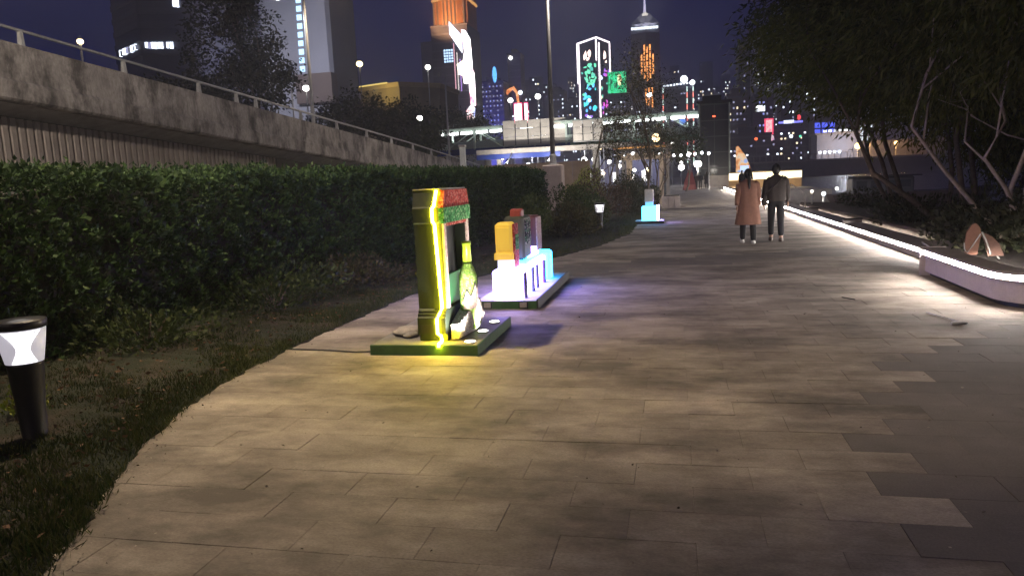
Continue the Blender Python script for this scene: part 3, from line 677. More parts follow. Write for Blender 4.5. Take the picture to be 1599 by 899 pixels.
# ------------------------------------------------------------------ mosaic sculptures
def mosaic(name, cols, grout=(.5, .45, .4), scale=55, rough=.35, bump=.5):
    m, n, l, b = nodes_of(name)
    g_ = n.new('ShaderNodeNewGeometry')
    v = n.new('ShaderNodeTexVoronoi'); v.inputs['Scale'].default_value = scale
    v2 = n.new('ShaderNodeTexVoronoi'); v2.feature = 'DISTANCE_TO_EDGE'; v2.inputs['Scale'].default_value = scale
    l.new(g_.outputs['Position'], v.inputs[0]); l.new(g_.outputs['Position'], v2.inputs[0])
    cr = n.new('ShaderNodeValToRGB'); cr.color_ramp.interpolation = 'CONSTANT'
    sp = n.new('ShaderNodeSeparateColor'); l.new(v.outputs['Color'], sp.inputs[0]); l.new(sp.outputs[0], cr.inputs[0])
    el = cr.color_ramp.elements; el[0].color = (*cols[0], 1); el[1].position = 1 / len(cols); el[1].color = (*cols[1 % len(cols)], 1)
    for i, c in enumerate(cols[2:]): e_ = el.new((i + 2) / len(cols)); e_.color = (*c, 1)
    st = n.new('ShaderNodeMath'); st.operation = 'GREATER_THAN'; st.inputs[1].default_value = .06; l.new(v2.outputs['Distance'], st.inputs[0])
    mi = n.new('ShaderNodeMix'); mi.data_type = 'RGBA'; mi.inputs[6].default_value = (*grout, 1)
    l.new(st.outputs[0], mi.inputs[0]); l.new(cr.outputs[0], mi.inputs[7]); l.new(mi.outputs[2], b.inputs['Base Color'])
    b.inputs['Roughness'].default_value = .8; b.inputs['Specular IOR Level'].default_value = .12
    bp = n.new('ShaderNodeBump'); bp.inputs['Strength'].default_value = bump; bp.inputs['Distance'].default_value = .002
    l.new(st.outputs[0], bp.inputs['Height']); l.new(bp.outputs[0], b.inputs['Normal'])
    return m
M_green = mat('dark_green_paint', (.0055, .012, .0045), .6, .25, 6, .1, dirt_shade=((.03, .03, .02), 3, .55, .7, .5))
M_green2 = mat('platform_green', (.045, .12, .045), .6, .2, 6, .08)
M_deck = mat('platform_top', (.26, .25, .24), .6, .2, 5, .1)
M_redmos = mosaic('red_mosaic', [(.42, .035, .03), (.58, .11, .09), (.26, .02, .02), (.62, .24, .19)], (.3, .07, .06), 42)
M_grnmos = mosaic('green_mosaic', [(.04, .24, .06), (.12, .42, .14), (.02, .10, .03), (.3, .52, .24)], (.06, .18, .07), 42)
M_whtmos = mosaic('white_mosaic', [(.75, .68, .62), (.85, .82, .78), (.6, .48, .42)], (.45, .38, .34), 70)
M_pnkmos = mosaic('pink_mosaic', [(.62, .42, .38), (.75, .6, .52), (.5, .3, .28)], (.5, .42, .38), 70)
M_btl = mosaic('bottle_mosaic', [(.30, .55, .08), (.45, .65, .12), (.18, .42, .06), (.55, .7, .3)], (.25, .35, .1), 60)
M_neck = mat('lime_glaze', (.42, .60, .03), .3, .08, 6, .03)
E_yel = emis('yellow_led', (1, .74, .013), 140, True); E_spot = emis('uplight_lens', (1, .95, .85), 9, True)
K = thing('kiosk_sculpture', 'tall green kiosk sculpture with a glowing yellow light strip and a mosaic bottle', 'sculpture', (-2.3, 7.1, 0))
part(K, 'platform', MB().cbox(-2.9, -1.82, 6.5, 7.95, 0, .10, .004), M_green2)
part(K, 'platform_deck', MB().box(-2.885, -1.835, 6.515, 7.935, .10, .104), M_deck)
for i in range(4): part(K, 'screw', MB().lathe([(.009, 0), (.009, .004), (.002, .006)], (-2.8 + i * .28, 6.503, .085), 8), M_black)
YC, X0, X1 = 7.13, -2.445, -2.165
prof = [(.45, .104), (.45, .17), (.495, .18), (.495, .335), (.475, .35), (.475, .372), (.455, .38), (.455, .40), (.43, .42), (.43, 1.235), (.45, 1.25), (.45, 1.385), (.44, 1.40), (.395, 1.535), (.395, 1.555)]
poly = [(YC - a, z) for a, z in prof] + [(YC + a, z) for a, z in reversed(prof)]
# shell: the front outline extruded, with an open front bay
part(K, 'cabinet', MB().prism(poly, 'x', X0, X1 - .12), M_green)
fr = MB()
fr.prism([(YC - a, z) for a, z in prof[:8]] + [(YC + a, z) for a, z in reversed(prof[:8])], 'x', X1 - .12, X1)
fr.box(X1 - .12, X1, YC - .43, YC - .365, .40, 1.236); fr.box(X1 - .12, X1, YC + .365, YC + .43, .40, 1.236)
part(K, 'front_frame', fr, M_green)
part(K, 'top_lid', MB().box(X0 - .005, X1 + .01, YC - .40, YC + .40, 1.556, 1.566), mat('lid_metal', (.3, .3, .28), .5, .1, 8, .05))
up_ = [q for q in prof if q[1] > 1.23]
part(K, 'cabinet_head', MB().prism([(YC - a, z) for a, z in up_] + [(YC + a, z) for a, z in reversed(up_)], 'x', X1 - .12, X1 - .022), M_green)
part(K, 'roof_band', MB().prism([(YC - .445, 1.387), (YC - .39, 1.55), (YC + .39, 1.55), (YC + .445, 1.387)], 'x', X1 - .02, X1 + .03), M_redmos)
part(K, 'green_band', MB().prism([(YC - .458, 1.238), (YC - .458, 1.385), (YC + .458, 1.385), (YC + .458, 1.238)], 'x', X1 - .02, X1 + .035), M_grnmos)
for s_ in (-1, 1): part(K, 'door_jamb', MB().box(X1, X1 + .018, min(YC + s_ * .43, YC + s_ * .355), max(YC + s_ * .43, YC + s_ * .355), .42, 1.235), M_pnkmos)
part(K, 'lintel_trim', MB().box(X1, X1 + .016, YC - .353, YC + .353, 1.205, 1.236), M_redmos)
part(K, 'shade_panel', MB().box(X1 - .12, X1 - .115, YC - .36, YC + .36, .41, 1.235), M_black)  # black panel put in to paint the opening's inner shade
part(K, 'inner_panel', MB().prism([(YC - .2, .42), (YC - .2, .72), (YC + .25, .72), (YC + .25, .42)], 'x', X1 - .06, X1 - .03), mat('leaf_green_paint', (.03, .16, .05), .5, .1, 6, .03))
part(K, 'service_hatch', MB().box(X0 + .03, X0 + .15, YC - .4965, YC - .4952, .19, .27), M_black)
# the light strip runs down the near side, following its outline
sx = X1 - .06
strip = [(sx + .015, YC - .40, 1.55), (sx - .005, YC - .445, 1.40), (sx - .02, YC - .463, 1.38), (sx - .02, YC - .463, 1.26), (sx - .008, YC - .442, 1.23), (sx + .02, YC - .442, .425), (sx - .0, YC - .485, .37), (sx - .02, YC - .507, .33), (sx - .02, YC - .507, .19), (sx - .0, YC - .468, .16), (sx + .02, YC - .50, .125), (sx + .03, YC - .56, .117), (sx + .03, 6.487, .117), (sx + .03, 6.478, .085)]
part(K, 'light_strip', MB().tube(strip, .016, 8), E_yel)
# bottle
bx, by = -2.045, 7.08
bt = part(K, 'bottle', MB().lathe([(.07, .15), (.09, .18), (.092, .64), (.088, .69), (.068, .755), (.048, .80), (.044, .83)], (bx, by, 0), 20), M_btl, smooth=True)
part(bt, 'bottle_neck', MB().lathe([(.044, .83), (.041, .99), (.048, 1.0), (.048, 1.03), (.02, 1.035)], (bx, by, 0), 16), M_neck, smooth=True)
def on_bottle(deg, z, r_=.0935): return (bx + r_ * math.cos(R(deg)), by + r_ * math.sin(R(deg)), z)
za = [(-110, .46), (-85, .56), (-62, .49), (-30, .62), (-12, .56), (20, .66), (50, .58)]
zz = MB()
for (a, z), (b, z2) in zip(za[:-1], za[1:]): zz.tube([on_bottle(a + (b - a) * q / 4, z + (z2 - z) * q / 4) for q in range(5)], .006, 6)
part(bt, 'zigzag_line', zz, M_black)
lab = MB(); v = []
for k in range(17):
    d_ = -110 + 10 * k; v += [on_bottle(d_, .36, .0932), on_bottle(d_, float(np.interp(d_, [q[0] for q in za], [q[1] for q in za])), .0932)]
part(bt, 'bottle_label', lab.add(v, [(2 * i, 2 * i + 2, 2 * i + 3, 2 * i + 1) for i in range(16)]), M_pnkmos)
# fluted fan foot round the bottle
fan = MB(); v = []; f = []; nf = 30
for k in range(nf + 1):
    q = k / nf; yo = 6.74 + .80 * q; xo = -2.055 + .028 * (k % 2) + .05 * math.sin(math.pi * q)
    hgt = .13 + .05 * math.sin(math.pi * q) + .14 * q - .06 * (q > .93)
    v += [(xo - .02, yo, .112 + .015 * (k % 2)), (xo + .012, yo, .13 + hgt * .5), (xo - .02, yo, .13 + hgt), (-2.145, yo, .13 + hgt * .95), (-2.145, yo, .106)]
for k in range(nf):
    for j in range(5): f.append((k * 5 + j, (k + 1) * 5 + j, (k + 1) * 5 + (j + 1) % 5, k * 5 + (j + 1) % 5))
f += [(0, 1, 2, 3, 4), tuple(nf * 5 + j for j in (4, 3, 2, 1, 0))]
part(K, 'fluted_foot', fan.add(v, f), M_whtmos)
for i, y_ in enumerate((6.62, 7.11, 7.6)):
    rg = part(K, 'uplight', MB().lathe([(.062, .104), (.062, .112), (.054, .114)], (-1.925, y_, 0), 20), M_steel)
    part(rg, 'lens', MB().lathe([(.053, .112), (.048, .117), (.01, .119)], (-1.925, y_, 0), 20), E_spot)
    light(K, 'SPOT', (-1.925, y_, .15), 130, (1, .95, .85), .03, R(125), rot=(math.pi, R(-20), 0))
SB = thing('sandbag', 'pale crumpled sandbag behind the green kiosk sculpture', 'sandbag', (-2.7, 6.95, .104))
random.seed(3)
part(SB, 'bag_body', MB().ball((-2.68, 7.0, .14), (.15, .17, .045), 16, 9, .10), mat('bag_fabric', (.42, .39, .36), .9, .2, 14, .3), smooth=True)
part(SB, 'bag_fold', MB().ball((-2.6, 6.86, .125), (.08, .09, .03), 12, 7, .15), MATS['bag_fabric'], smooth=True)
tag(link('power_cable', MB().tube([(-2.895, 6.62, .012), (-3.1, 6.60, .008), (-3.4, 6.66, .008), (-3.85, 6.7, .01), (-4.3, 6.75, .05)], .009, 6).mesh('power_cable'), M_black), 'black power cable running from the kiosk sculpture into the grass', 'cable')

# second sculpture: a row of glowing boxes carrying small mosaic cabinets
S2 = thing('cabinet_sculpture', 'row of glowing white and violet boxes carrying small yellow and mosaic cabinets', 'sculpture', (-2.1, 10.3, 0))
part(S2, 'platform', MB().cbox(-2.52, -1.72, 9.0, 11.75, 0, .10, .004), M_green2)
part(S2, 'platform_deck', MB().box(-2.505, -1.735, 9.015, 11.735, .10, .104), mat('deck_grey', (.4, .38, .42), .6, .15, 5, .1))
part(S2, 'side_board', MB().box(-1.72, -1.70, 9.0, 11.75, .0, .125), mat('charcoal_board', (.04, .04, .045), .6, .2, 6, .1))
for x_ in (-2.42, -1.95):
    p = part(S2, 'socket_frame', MB().box(x_, x_ + .12, 8.99, 9.0, .01, .09), M_black); part(p, 'socket_plate', MB().box(x_ + .015, x_ + .105, 8.982, 8.99, .02, .085), M_conc2)
E_wv = emis('white_violet_glow', (.42, .32, 1), 32, True); E_vio = emis('violet_glow', (.26, .14, 1), 34, True); E_cy = emis('cyan_glow', (.03, .42, 1), 14, True); E_bw = emis('pale_blue_glow', (.24, .28, 1), 30, True)
M_slot = mat('violet_grey_post', (.10, .08, .14), .6, .2, 8, .1)
for i, (y0, y1, x0_, h_, em) in enumerate([(9.2, 9.62, -2.33, .36, E_wv), (9.63, 10.05, -2.27, .36, E_bw), (10.06, 10.5, -2.27, .37, E_wv), (10.51, 10.95, -2.27, .38, E_vio)]):
    bx_ = part(S2, 'lit_box', MB().cbox(x0_, -1.93, y0, y1, .106, .106 + h_, .02), em)
    part(bx_, 'slot_post', MB().cbox(-1.93, -1.895, y0 + .03 + .1 * (i % 2), y0 + .15 + .1 * (i % 2), .11, .43, .01), M_slot)
part(S2, 'end_box', MB().cbox(-2.2, -1.87, 10.97, 11.25, .106, .54, .03), E_cy)
part(S2, 'cyan_ledge', MB().cbox(-2.22, -1.98, 9.7, 10.9, .487, .53, .01), E_cy)
part(S2, 'lit_neck', MB().cbox(-2.27, -2.04, 9.28, 9.56, .467, .60, .008), emis('soft_white_glow', (.85, .82, 1), 1.2, True))
M_ylw = emis('yellow_soft_glow', (1, .62, .07), .42, True, (.75, .52, .06))  # yellow base with a weak emission of its own
cb = part(S2, 'yellow_cabinet', MB().cbox(-2.29, -2.06, 9.27, 9.55, .70, 1.08, .035), M_ylw)
part(cb, 'yellow_panel', MB().cbox(-2.265, -2.085, 9.255, 9.27, .74, 1.02, .006), M_ylw)
part(cb, 'yellow_foot', MB().cbox(-2.31, -2.05, 9.26, 9.56, .60, .695, .02), M_ylw)
part(cb, 'mosaic_front', MB().cbox(-2.06, -2.03, 9.30, 9.54, .50, 1.06, .006), M_redmos)
part(cb, 'mosaic_panel', MB().cbox(-2.03, -2.022, 9.33, 9.51, .72, .92, .003), M_grnmos)
cb = part(S2, 'dark_cabinet', MB().cbox(-2.28, -2.0, 9.75, 10.25, .57, 1.13, .03), mat('dark_olive', (.06, .07, .045), .5, .15, 6, .05))
part(cb, 'mosaic_front', MB().cbox(-2.0, -1.985, 9.82, 10.18, .75, 1.08, .006), mosaic('dark_mosaic', [(.05, .06, .05), (.12, .3, .15), (.5, .5, .4), (.03, .03, .03), (.04, .04, .04)], (.05, .05, .05), 40))
part(cb, 'red_cap', MB().cbox(-2.2, -2.04, 9.82, 10.02, 1.13, 1.23, .02), mat('brick_red', (.38, .07, .06), .5, .15, 6, .05))
part(cb, 'cabinet_foot', MB().cbox(-2.2, -2.05, 9.85, 10.15, .53, .57, .004), M_dark)
cb = part(S2, 'maroon_cabinet', MB().cbox(-2.24, -1.97, 10.45, 10.85, .66, 1.10, .03), mat('maroon_paint', (.16, .05, .06), .5, .15, 6, .05))
part(cb, 'mosaic_front', MB().cbox(-1.97, -1.95, 10.48, 10.82, .60, 1.08, .006), M_pnkmos)
part(cb, 'cabinet_foot', MB().cbox(-2.2, -2.0, 10.5, 10.8, .53, .66, .006), E_vio)

S3 = thing('cube_sculpture', 'glowing cyan cube with a grey block on top, standing far down the path', 'sculpture', (-.85, 25.4, 0))
part(S3, 'platform', MB().cbox(-1.32, -.36, 25.0, 26.0, 0, .09, .004), M_black)
part(S3, 'platform_deck', MB().box(-1.31, -.37, 25.01, 25.99, .09, .094), MATS['deck_grey'])
part(S3, 'lit_cube', MB().cbox(-1.1, -.6, 25.2, 25.7, .095, .58, .03), emis('cyan_cube_glow', (.08, .55, 1), 6, True))
part(S3, 'lit_side', MB().cbox(-.6, -.53, 25.25, 25.65, .12, .6, .01), E_wv)
part(S3, 'lit_collar', MB().cbox(-.98, -.72, 25.3, 25.6, .58, .72, .01), emis('blue_collar_glow', (.2, .6, 1), 1.4, True))
part(S3, 'grey_block', MB().cbox(-1.0, -.7, 25.28, 25.62, .72, 1.14, .03), mat('grey_block_paint', (.5, .47, .45), .6, .12, 5, .05))

# ------------------------------------------------------------------ lit bench wall and kerbs on the water side
M_bench = mat('pale_render', (.60, .53, .51), .75, .10, 3, .08, fine=40)
M_coping = mat('stone_coping', (.32, .29, .27), .7, .2, 4, .12)
E_led = emis('white_led_strip', (1, .90, .84), 140, True)
def offs(path, d):
    """offset a polyline sideways (to its right is positive)"""
    out = []
    for i, p in enumerate(path):
        a = Vector(path[max(0, i - 1)]); b = Vector(path[min(len(path) - 1, i + 1)]); q = (b - a).normalized(); nr_ = Vector((q.y, -q.x))
        out.append((p[0] + nr_.x * d, p[1] + nr_.y * d))
    return out
def ribbon(path, d0, d1, z0, z1):
    a, b = offs(path, d0), offs(path, d1); m = MB(); v = []
    for p, q in zip(a, b): v += [(p[0], p[1], z0), (q[0], q[1], z0), (q[0], q[1], z1), (p[0], p[1], z1)]
    n_ = len(path); f = [(i * 4 + k, (i + 1) * 4 + k, (i + 1) * 4 + (k + 1) % 4, i * 4 + (k + 1) % 4) for i in range(n_ - 1) for k in range(4)]
    f += [(3, 2, 1, 0), tuple((n_ - 1) * 4 + k for k in (0, 1, 2, 3))]
    return m.add(v, f)
def round_path(pts, r, n=6):
    out = [pts[0]]
    for a, b, c in zip(pts[:-2], pts[1:-1], pts[2:]):
        A, B, Cc = Vector(a), Vector(b), Vector(c); p = B + (A - B).normalized() * r; q = B + (Cc - B).normalized() * r
        for i in range(n + 1):
            t_ = i / n; out.append(tuple((p * (1 - t_) + B * t_) * (1 - t_) + (B * (1 - t_) + q * t_) * t_))
    return out + [pts[-1]]
bench = round_path([(7.0, 7.35), (3.45, 8.75), (3.5, 11.55)], .5, 8)
BW = thing('bench_wall', 'pale bench-height wall with a bright light strip under its rim and a bent corner', 'bench wall', (3.5, 9.5, 0))
part(BW, 'toe_recess', ribbon(bench, .07, .2, 0, .06), M_black)  # black colour paints the shadow line along the foot of the wall
part(BW, 'wall_face', ribbon(bench, .0, .2, .06, .294), M_bench)
part(BW, 'light_strip', ribbon(bench, -.045, .1, .312, .366), E_led)
part(BW, 'light_block_plate', MB().cbox(3.43, 3.77, 11.552, 11.585, .0, .41, .006), M_bench)  # added plate, blocks the strip's light at the end of the wall
part(BW, 'lower_lip', ribbon(bench, -.05, .1, .296, .31), M_bench)
part(BW, 'coping', ribbon(bench, -.055, .24, .368, .40), M_coping)
kx = lambda y: 4.05 + .008 * (y - 13)
for i, (a, b, lab_) in enumerate([(11.6, 13.4, 'short low unlit kerb joining the pale bench wall to the lit kerb'), (13.45, 19.6, 'low kerb with a long white light strip, first length past the bench wall'), (19.75, 25.6, 'low lit kerb beyond the walking couple\'s elbow, second length'), (25.75, 31.4, 'low lit kerb ending at the small handrail'), (31.6, 46, 'far low lit kerb along the water beyond the handrail'), (46.2, 72, 'farthest low lit kerb leading to the bright lit band')]):
    path = [(kx(a) if i else 3.62, a), (kx((a + b) / 2) if i else 3.9, (a + b) / 2), (kx(b), b)]
    t = thing('lit_kerb', lab_, 'kerb', (4.1, a, 0))
    h_ = .2 if i else .3
    part(t, 'kerb_face', ribbon(path, .0, .34, 0, h_ - .1), M_bench)
    if i: part(t, 'light_strip', ribbon(path, -.045, .1, h_ - .078, h_ - .02), E_led)
    part(t, 'lower_lip', ribbon(path, -.05, .1, h_ - .098, h_ - .08), M_bench)
    part(t, 'coping', ribbon(path, -.055, .40, h_ - .018, h_ + .02), M_coping)
for i, y_ in enumerate((19.68, 25.68)):
    t = thing('kerb_bollard', ('squat dark end block between two lit kerb lengths near the couple', 'squat dark end block between lit kerbs by the handrail')[i], 'block', (kx(y_) + .15, y_, 0))
    part(t, 'block_body', MB().cbox(kx(y_) - .03, kx(y_) + .4, y_ - .07, y_ + .07, 0, .3, .01), M_coping); part(t, 'block_cap', MB().cbox(kx(y_) - .04, kx(y_) + .41, y_ - .075, y_ + .075, .3, .33, .008), M_dark)
HR = thing('handrail', 'short bent metal handrail at the steps to the water', 'handrail', (4.5, 29, 0))
M_bright = mat('brushed_steel', (.6, .56, .5), .3, .1, 10, .03, metal=.8)
part(HR, 'rail', MB().tube([(4.36, 30.6, .05), (4.36, 30.6, .92), (4.40, 30.4, 1.0), (4.62, 29.0, .72), (4.66, 28.85, .66), (4.66, 28.85, .0)], .028, 8), M_bright, smooth=True)
part(HR, 'post', MB().tube([(4.86, 28.7, -.02), (4.86, 28.7, .72)], .028, 8), M_bright, smooth=True)
part(HR, 'lamp_knob', MB().ball((4.86, 28.7, .76), .06), emis('knob_glow', (1, .85, .65), 3), smooth=True)
WP = thing('water_post', 'slim white marker post with a lit top by the water', 'post', (6.6, 36, -1.3))
part(WP, 'post', MB().tube([(6.6, 36, -2), (6.6, 36, .35)], .05, 8), MATS['pale_paint'], smooth=True); part(WP, 'lamp_cap', MB().ball((6.6, 36, .42), .1), emis('cap_glow', (.9, .93, 1), 3), smooth=True)

# litter and the peach wrap on the bench
LT = thing('litter_stick', 'thin white straw with a crumpled tip lying on the paving by the bench', 'litter', (2.65, 8.1, 0))
part(LT, 'straw', MB().tube([(2.62, 8.55, .012), (2.72, 8.25, .012), (2.78, 7.98, .012)], .007, 6), MATS['pale_paint']); part(LT, 'tip', MB().ball((2.72, 7.93, .02), (.09, .03, .018), 8, 5, .2), MATS['pale_paint'])
LT2 = thing('litter_strip', 'curled dark strip lying on the paving well before the bench wall', 'litter', (1.9, 8.6, 0))
part(LT2, 'strip', MB().tube([(2.0, 9.65, .005), (2.04, 9.55, .008), (2.11, 9.47, .005)], .006, 5), M_black)
PW = thing('folded_chair', 'peach fabric folding chair with white straps slumped behind the bench wall', 'chair', (3.95, 10.8, .3))
M_peach = mat('peach_canvas', (.24, .12, .08), .85, .15, 9, .15)
def sheet(pts_l, pts_r, th, m, name):
    v = [tuple(p) for p in pts_l] + [tuple(p) for p in pts_r]; n_ = len(pts_l)
    b = [(x, y_ + th, z) for x, y_, z in v]
    f = [(i, i + 1, n_ + i + 1, n_ + i) for i in range(n_ - 1)]; k = 2 * n_
    f += [(k + i, k + n_ + i, k + n_ + i + 1, k + i + 1) for i in range(n_ - 1)]
    ring = list(range(n_)) + list(range(2 * n_ - 1, n_ - 1, -1))
    f += [(ring[i], k + ring[i], k + ring[(i + 1) % len(ring)], ring[(i + 1) % len(ring)]) for i in range(len(ring))]
    return part(PW, name, MB().add(v + b, f), m)
PW.scale = (1, 1, .74)
cxp, cyp = 3.9, 10.75
sheet([(cxp - .16, cyp, .40), (cxp - .17, cyp, .62), (cxp - .155, cyp, .80), (cxp - .10, cyp, .93), (cxp - .06, cyp, .955)], [(cxp - .02, cyp, .40), (cxp + .0, cyp, .60), (cxp + .02, cyp, .74), (cxp + .0, cyp, .88), (cxp - .04, cyp, .95)], .03, M_peach, 'seat_cloth')
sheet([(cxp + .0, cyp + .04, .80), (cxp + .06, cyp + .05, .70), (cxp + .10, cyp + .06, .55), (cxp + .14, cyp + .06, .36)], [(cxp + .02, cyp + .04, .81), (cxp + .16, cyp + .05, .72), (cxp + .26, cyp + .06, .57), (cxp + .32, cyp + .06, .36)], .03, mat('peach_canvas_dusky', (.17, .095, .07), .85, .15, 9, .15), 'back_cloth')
part(PW, 'strap', MB().tube([(cxp - .19, cyp - .02, .62), (cxp - .18, cyp - .02, .50), (cxp - .15, cyp - .02, .44), (cxp - .09, cyp - .02, .56), (cxp + .0, cyp - .02, .77)], .008, 6), MATS['pale_paint'])
part(PW, 'leg_bar', MB().tube([(cxp + .02, cyp - .01, .80), (cxp + .07, cyp - .01, .66), (cxp + .14, cyp - .01, .40)], .012, 6), M_steel)
part(PW, 'leg_bar', MB().tube([(cxp - .02, cyp + .08, .90), (cxp - .12, cyp + .08, .3)], .012, 6), M_steel)
part(PW, 'leg_bar', MB().tube([(cxp + .10, cyp + .1, .70), (cxp + .28, cyp + .1, .3)], .012, 6), M_steel)

# ------------------------------------------------------------------ people
def skin(name, V, E, m, parent, sub=2, flat=None):
    """V: list of (co, radius or (rx, ry)); grows one continuous surface over the edges E"""
    me = bpy.data.meshes.new(name); me.from_pydata([v[0] for v in V], E, []); me.update()
    o = link(name, me, m, parent)
    md = o.modifiers.new('Skin', 'SKIN'); md.use_smooth_shade = True
    for i, sv in enumerate(me.skin_vertices[0].data):
        r_ = V[i][1]; sv.radius = r_ if hasattr(r_, '__len__') else (r_, r_); sv.use_root = (i == 0)
    s_ = o.modifiers.new('Subdivision', 'SUBSURF'); s_.levels = sub; s_.render_levels = sub
    return o
M_skin = mat('skin', (.42, .25, .18), .55, .08, 20, .03); M_hair = mat('black_hair', (.012, .010, .010), .45, .3, 60, .2, stretch=(1, 1, .2)); M_trs = mat('black_trousers', (.012, .012, .014), .85, .2, 20, .2)
def loft(rings, n=36, fold=0.0):
    """rings: (cx, cy, z, rx, ry)"""
    v = []
    for cx, cy, z, rx, ry in rings:
        for k in range(n):
            t_ = 2 * math.pi * k / n; w_ = 1 + fold * max(.15, (rings[-1][2] * .72 - z) / rings[-1][2]) * (math.sin(7 * t_ + 3 * z) + .6 * math.sin(11 * t_ - 2 * z))
            v.append((cx + rx * w_ * math.cos(t_), cy + ry * w_ * math.sin(t_) * (1 + .12 * abs(math.cos(t_))), z))
    m_ = len(rings)
    f = [(i * n + k, i * n + (k + 1) % n, (i + 1) * n + (k + 1) % n, (i + 1) * n + k) for i in range(m_ - 1) for k in range(n)]
    f += [tuple(range(n - 1, -1, -1)), tuple(range((m_ - 1) * n, m_ * n))]
    return MB().add(v, f)
def hand(parent, w, d, side, m):
    """a relaxed hand below wrist w, hanging along d: palm and five curled fingers"""
    w = Vector(w); d = Vector(d).normalized(); f_ = Vector((0, 1, 0)); s_ = Vector((side, 0, 0))
    V = [(w, .024), (w + d * .05, (.022, .038)), (w + d * .09, (.018, .04))]; E = [(0, 1), (1, 2)]
    for k, (o_, l_) in enumerate(((-.03, .062), (-.01, .075), (.011, .07), (.03, .055))):
        b = len(V); p = w + d * .095 + f_ * o_
        V += [(p, .0095), (p + d * l_ * .5 - s_ * .006, .009), (p + d * l_ * .9 - s_ * .022, .0075)]; E += [(2, b), (b, b + 1), (b + 1, b + 2)]
    b = len(V); p = w + d * .035 + f_ * .035
    V += [(p, .011), (p + d * .03 + f_ * .022, .0105), (p + d * .06 + f_ * .026 - s_ * .01, .009)]; E += [(1, b), (b, b + 1), (b + 1, b + 2)]
    return skin('hand', V, E, m, parent, 1)
def person(label, loc, h, rz, coat, coat_m, shoe_m, hair='short', step=.12, bag=False, detail=True, trs=None):
    t = thing('person', label, 'person', loc, rz); k = h / 1.7; trs = trs or M_trs
    P = lambda x, y_, z: (x * k, y_ * k, z * k)
    # one continuous body: pelvis root, spine, neck, head, arms, legs
    V = [(P(0, 0, .93), .13 * k), (P(0, .0, 1.12), .115 * k), (P(0, .0, 1.32), .135 * k), (P(0, 0, 1.44), .07 * k), (P(0, .01, 1.50), .05 * k), (P(0, .015, 1.56), .075 * k), (P(0, .02, 1.63), .082 * k)]
    E = [(0, 1), (1, 2), (2, 3), (3, 4), (4, 5), (5, 6)]
    wr = {}
    for s_ in (-1, 1):
        sw_ = s_ * step * .7; b = len(V)
        V += [(P(s_ * .17, 0, 1.38), .055 * k), (P(s_ * .225, -.02 + sw_ * .3, 1.12), .043 * k), (P(s_ * .255, .03 + sw_, .88), .028 * k)]
        E += [(2, b), (b, b + 1), (b + 1, b + 2)]; wr[s_] = V[-1][0]
    ft = {}
    for s_ in (-1, 1):
        st = -s_ * step; b = len(V)
        V += [(P(s_ * .09, .0, .85), .088 * k), (P(s_ * .095, st * .55 + .03, .48), .058 * k), (P(s_ * .095, st - .02, .09), .04 * k), (P(s_ * .10, st + .10, .045), .036 * k)]
        E += [(0, b), (b, b + 1), (b + 1, b + 2), (b + 2, b + 3)]; ft[s_] = (s_ * .097, st)
    skin('body', V, E, M_skin, t)
    # trousers over pelvis and legs
    V = [(P(0, 0, .95), .135 * k), (P(0, 0, 1.03), .125 * k)]; E = [(0, 1)]
    for s_ in (-1, 1):
        st = -s_ * step; b = len(V)
        V += [(P(s_ * .09, 0, .84), .10 * k), (P(s_ * .095, st * .55 + .03, .48), .078 * k), (P(s_ * .095, st - .02, .12 if bag else .06), .066 * k)]
        E += [(0, b), (b, b + 1), (b + 1, b + 2)]
    skin('trousers', V, E, trs, t)
    for s_ in (-1, 1):
        x_, y_ = ft[s_]
        sh = part(t, 'shoe', MB().lathe([(.04, .0), (.05, .012), (.052, .03), (.046, .06), (.036, .095), (.034, .11)], (0, 0, 0), 14, 1, 1), shoe_m, smooth=True, world=False)
        sh.scale = (1 * k, 2.2 * k, 1 * k); sh.location = (x_ * k, (y_ + .035) * k, .002)
    if coat == 'long':
        part(t, 'coat', loft([(0, 0, z * k, a * k, b * k) for z, a, b in ((.44, .295, .2), (.46, .297, .205), (.7, .262, .185), (.95, .228, .165), (1.1, .205, .15), (1.25, .215, .15), (1.36, .215, .14), (1.42, .17, .11), (1.46, .085, .075), (1.475, .07, .065))], fold=.10), coat_m, smooth=True, world=False)
    else:
        part(t, 'jacket', loft([(0, 0, z * k, a * k, b * k) for z, a, b in ((.90, .205, .15), (.92, .212, .155), (1.05, .205, .15), (1.2, .222, .155), (1.34, .235, .15), (1.41, .19, .12), (1.45, .095, .085), (1.475, .07, .07))], fold=.08), coat_m, smooth=True, world=False)
    for s_ in (-1, 1):
        sw_ = s_ * step * .7; w_ = wr[s_]
        part(t, 'sleeve', MB().tube([P(s_ * .13, 0, 1.40), P(s_ * .185, -.005, 1.35), P(s_ * .215, -.015 + sw_ * .15, 1.24), P(s_ * .235, -.02 + sw_ * .3, 1.12), P(s_ * .25, .0 + sw_ * .7, .99), P(s_ * .258, .03 + sw_, .89)], [.075 * k, .082 * k, .072 * k, .064 * k, .056 * k, .05 * k], 12), coat_m, smooth=True, world=False)
        if detail: hand(t, w_, (s_ * .06, .1, -1), s_, M_skin)
    hd = (0, .02 * k, 1.6 * k)
    hr = part(t, 'hair', MB().ball((hd[0], hd[1] - .026 * k, hd[2] - .002 * k), (.093 * k, .094 * k, .128 * k), 16, 11, .03), M_hair, smooth=True, world=False)
    if hair == 'tail':
        part(hr, 'ponytail', MB().tube([P(0, -.075, 1.60), P(0, -.115, 1.55), P(.005, -.12, 1.44), P(.01, -.15, 1.33), P(.005, -.155, 1.25)], [.035 * k, .042 * k, .036 * k, .028 * k, .008 * k], 10), M_hair, smooth=True, world=False)
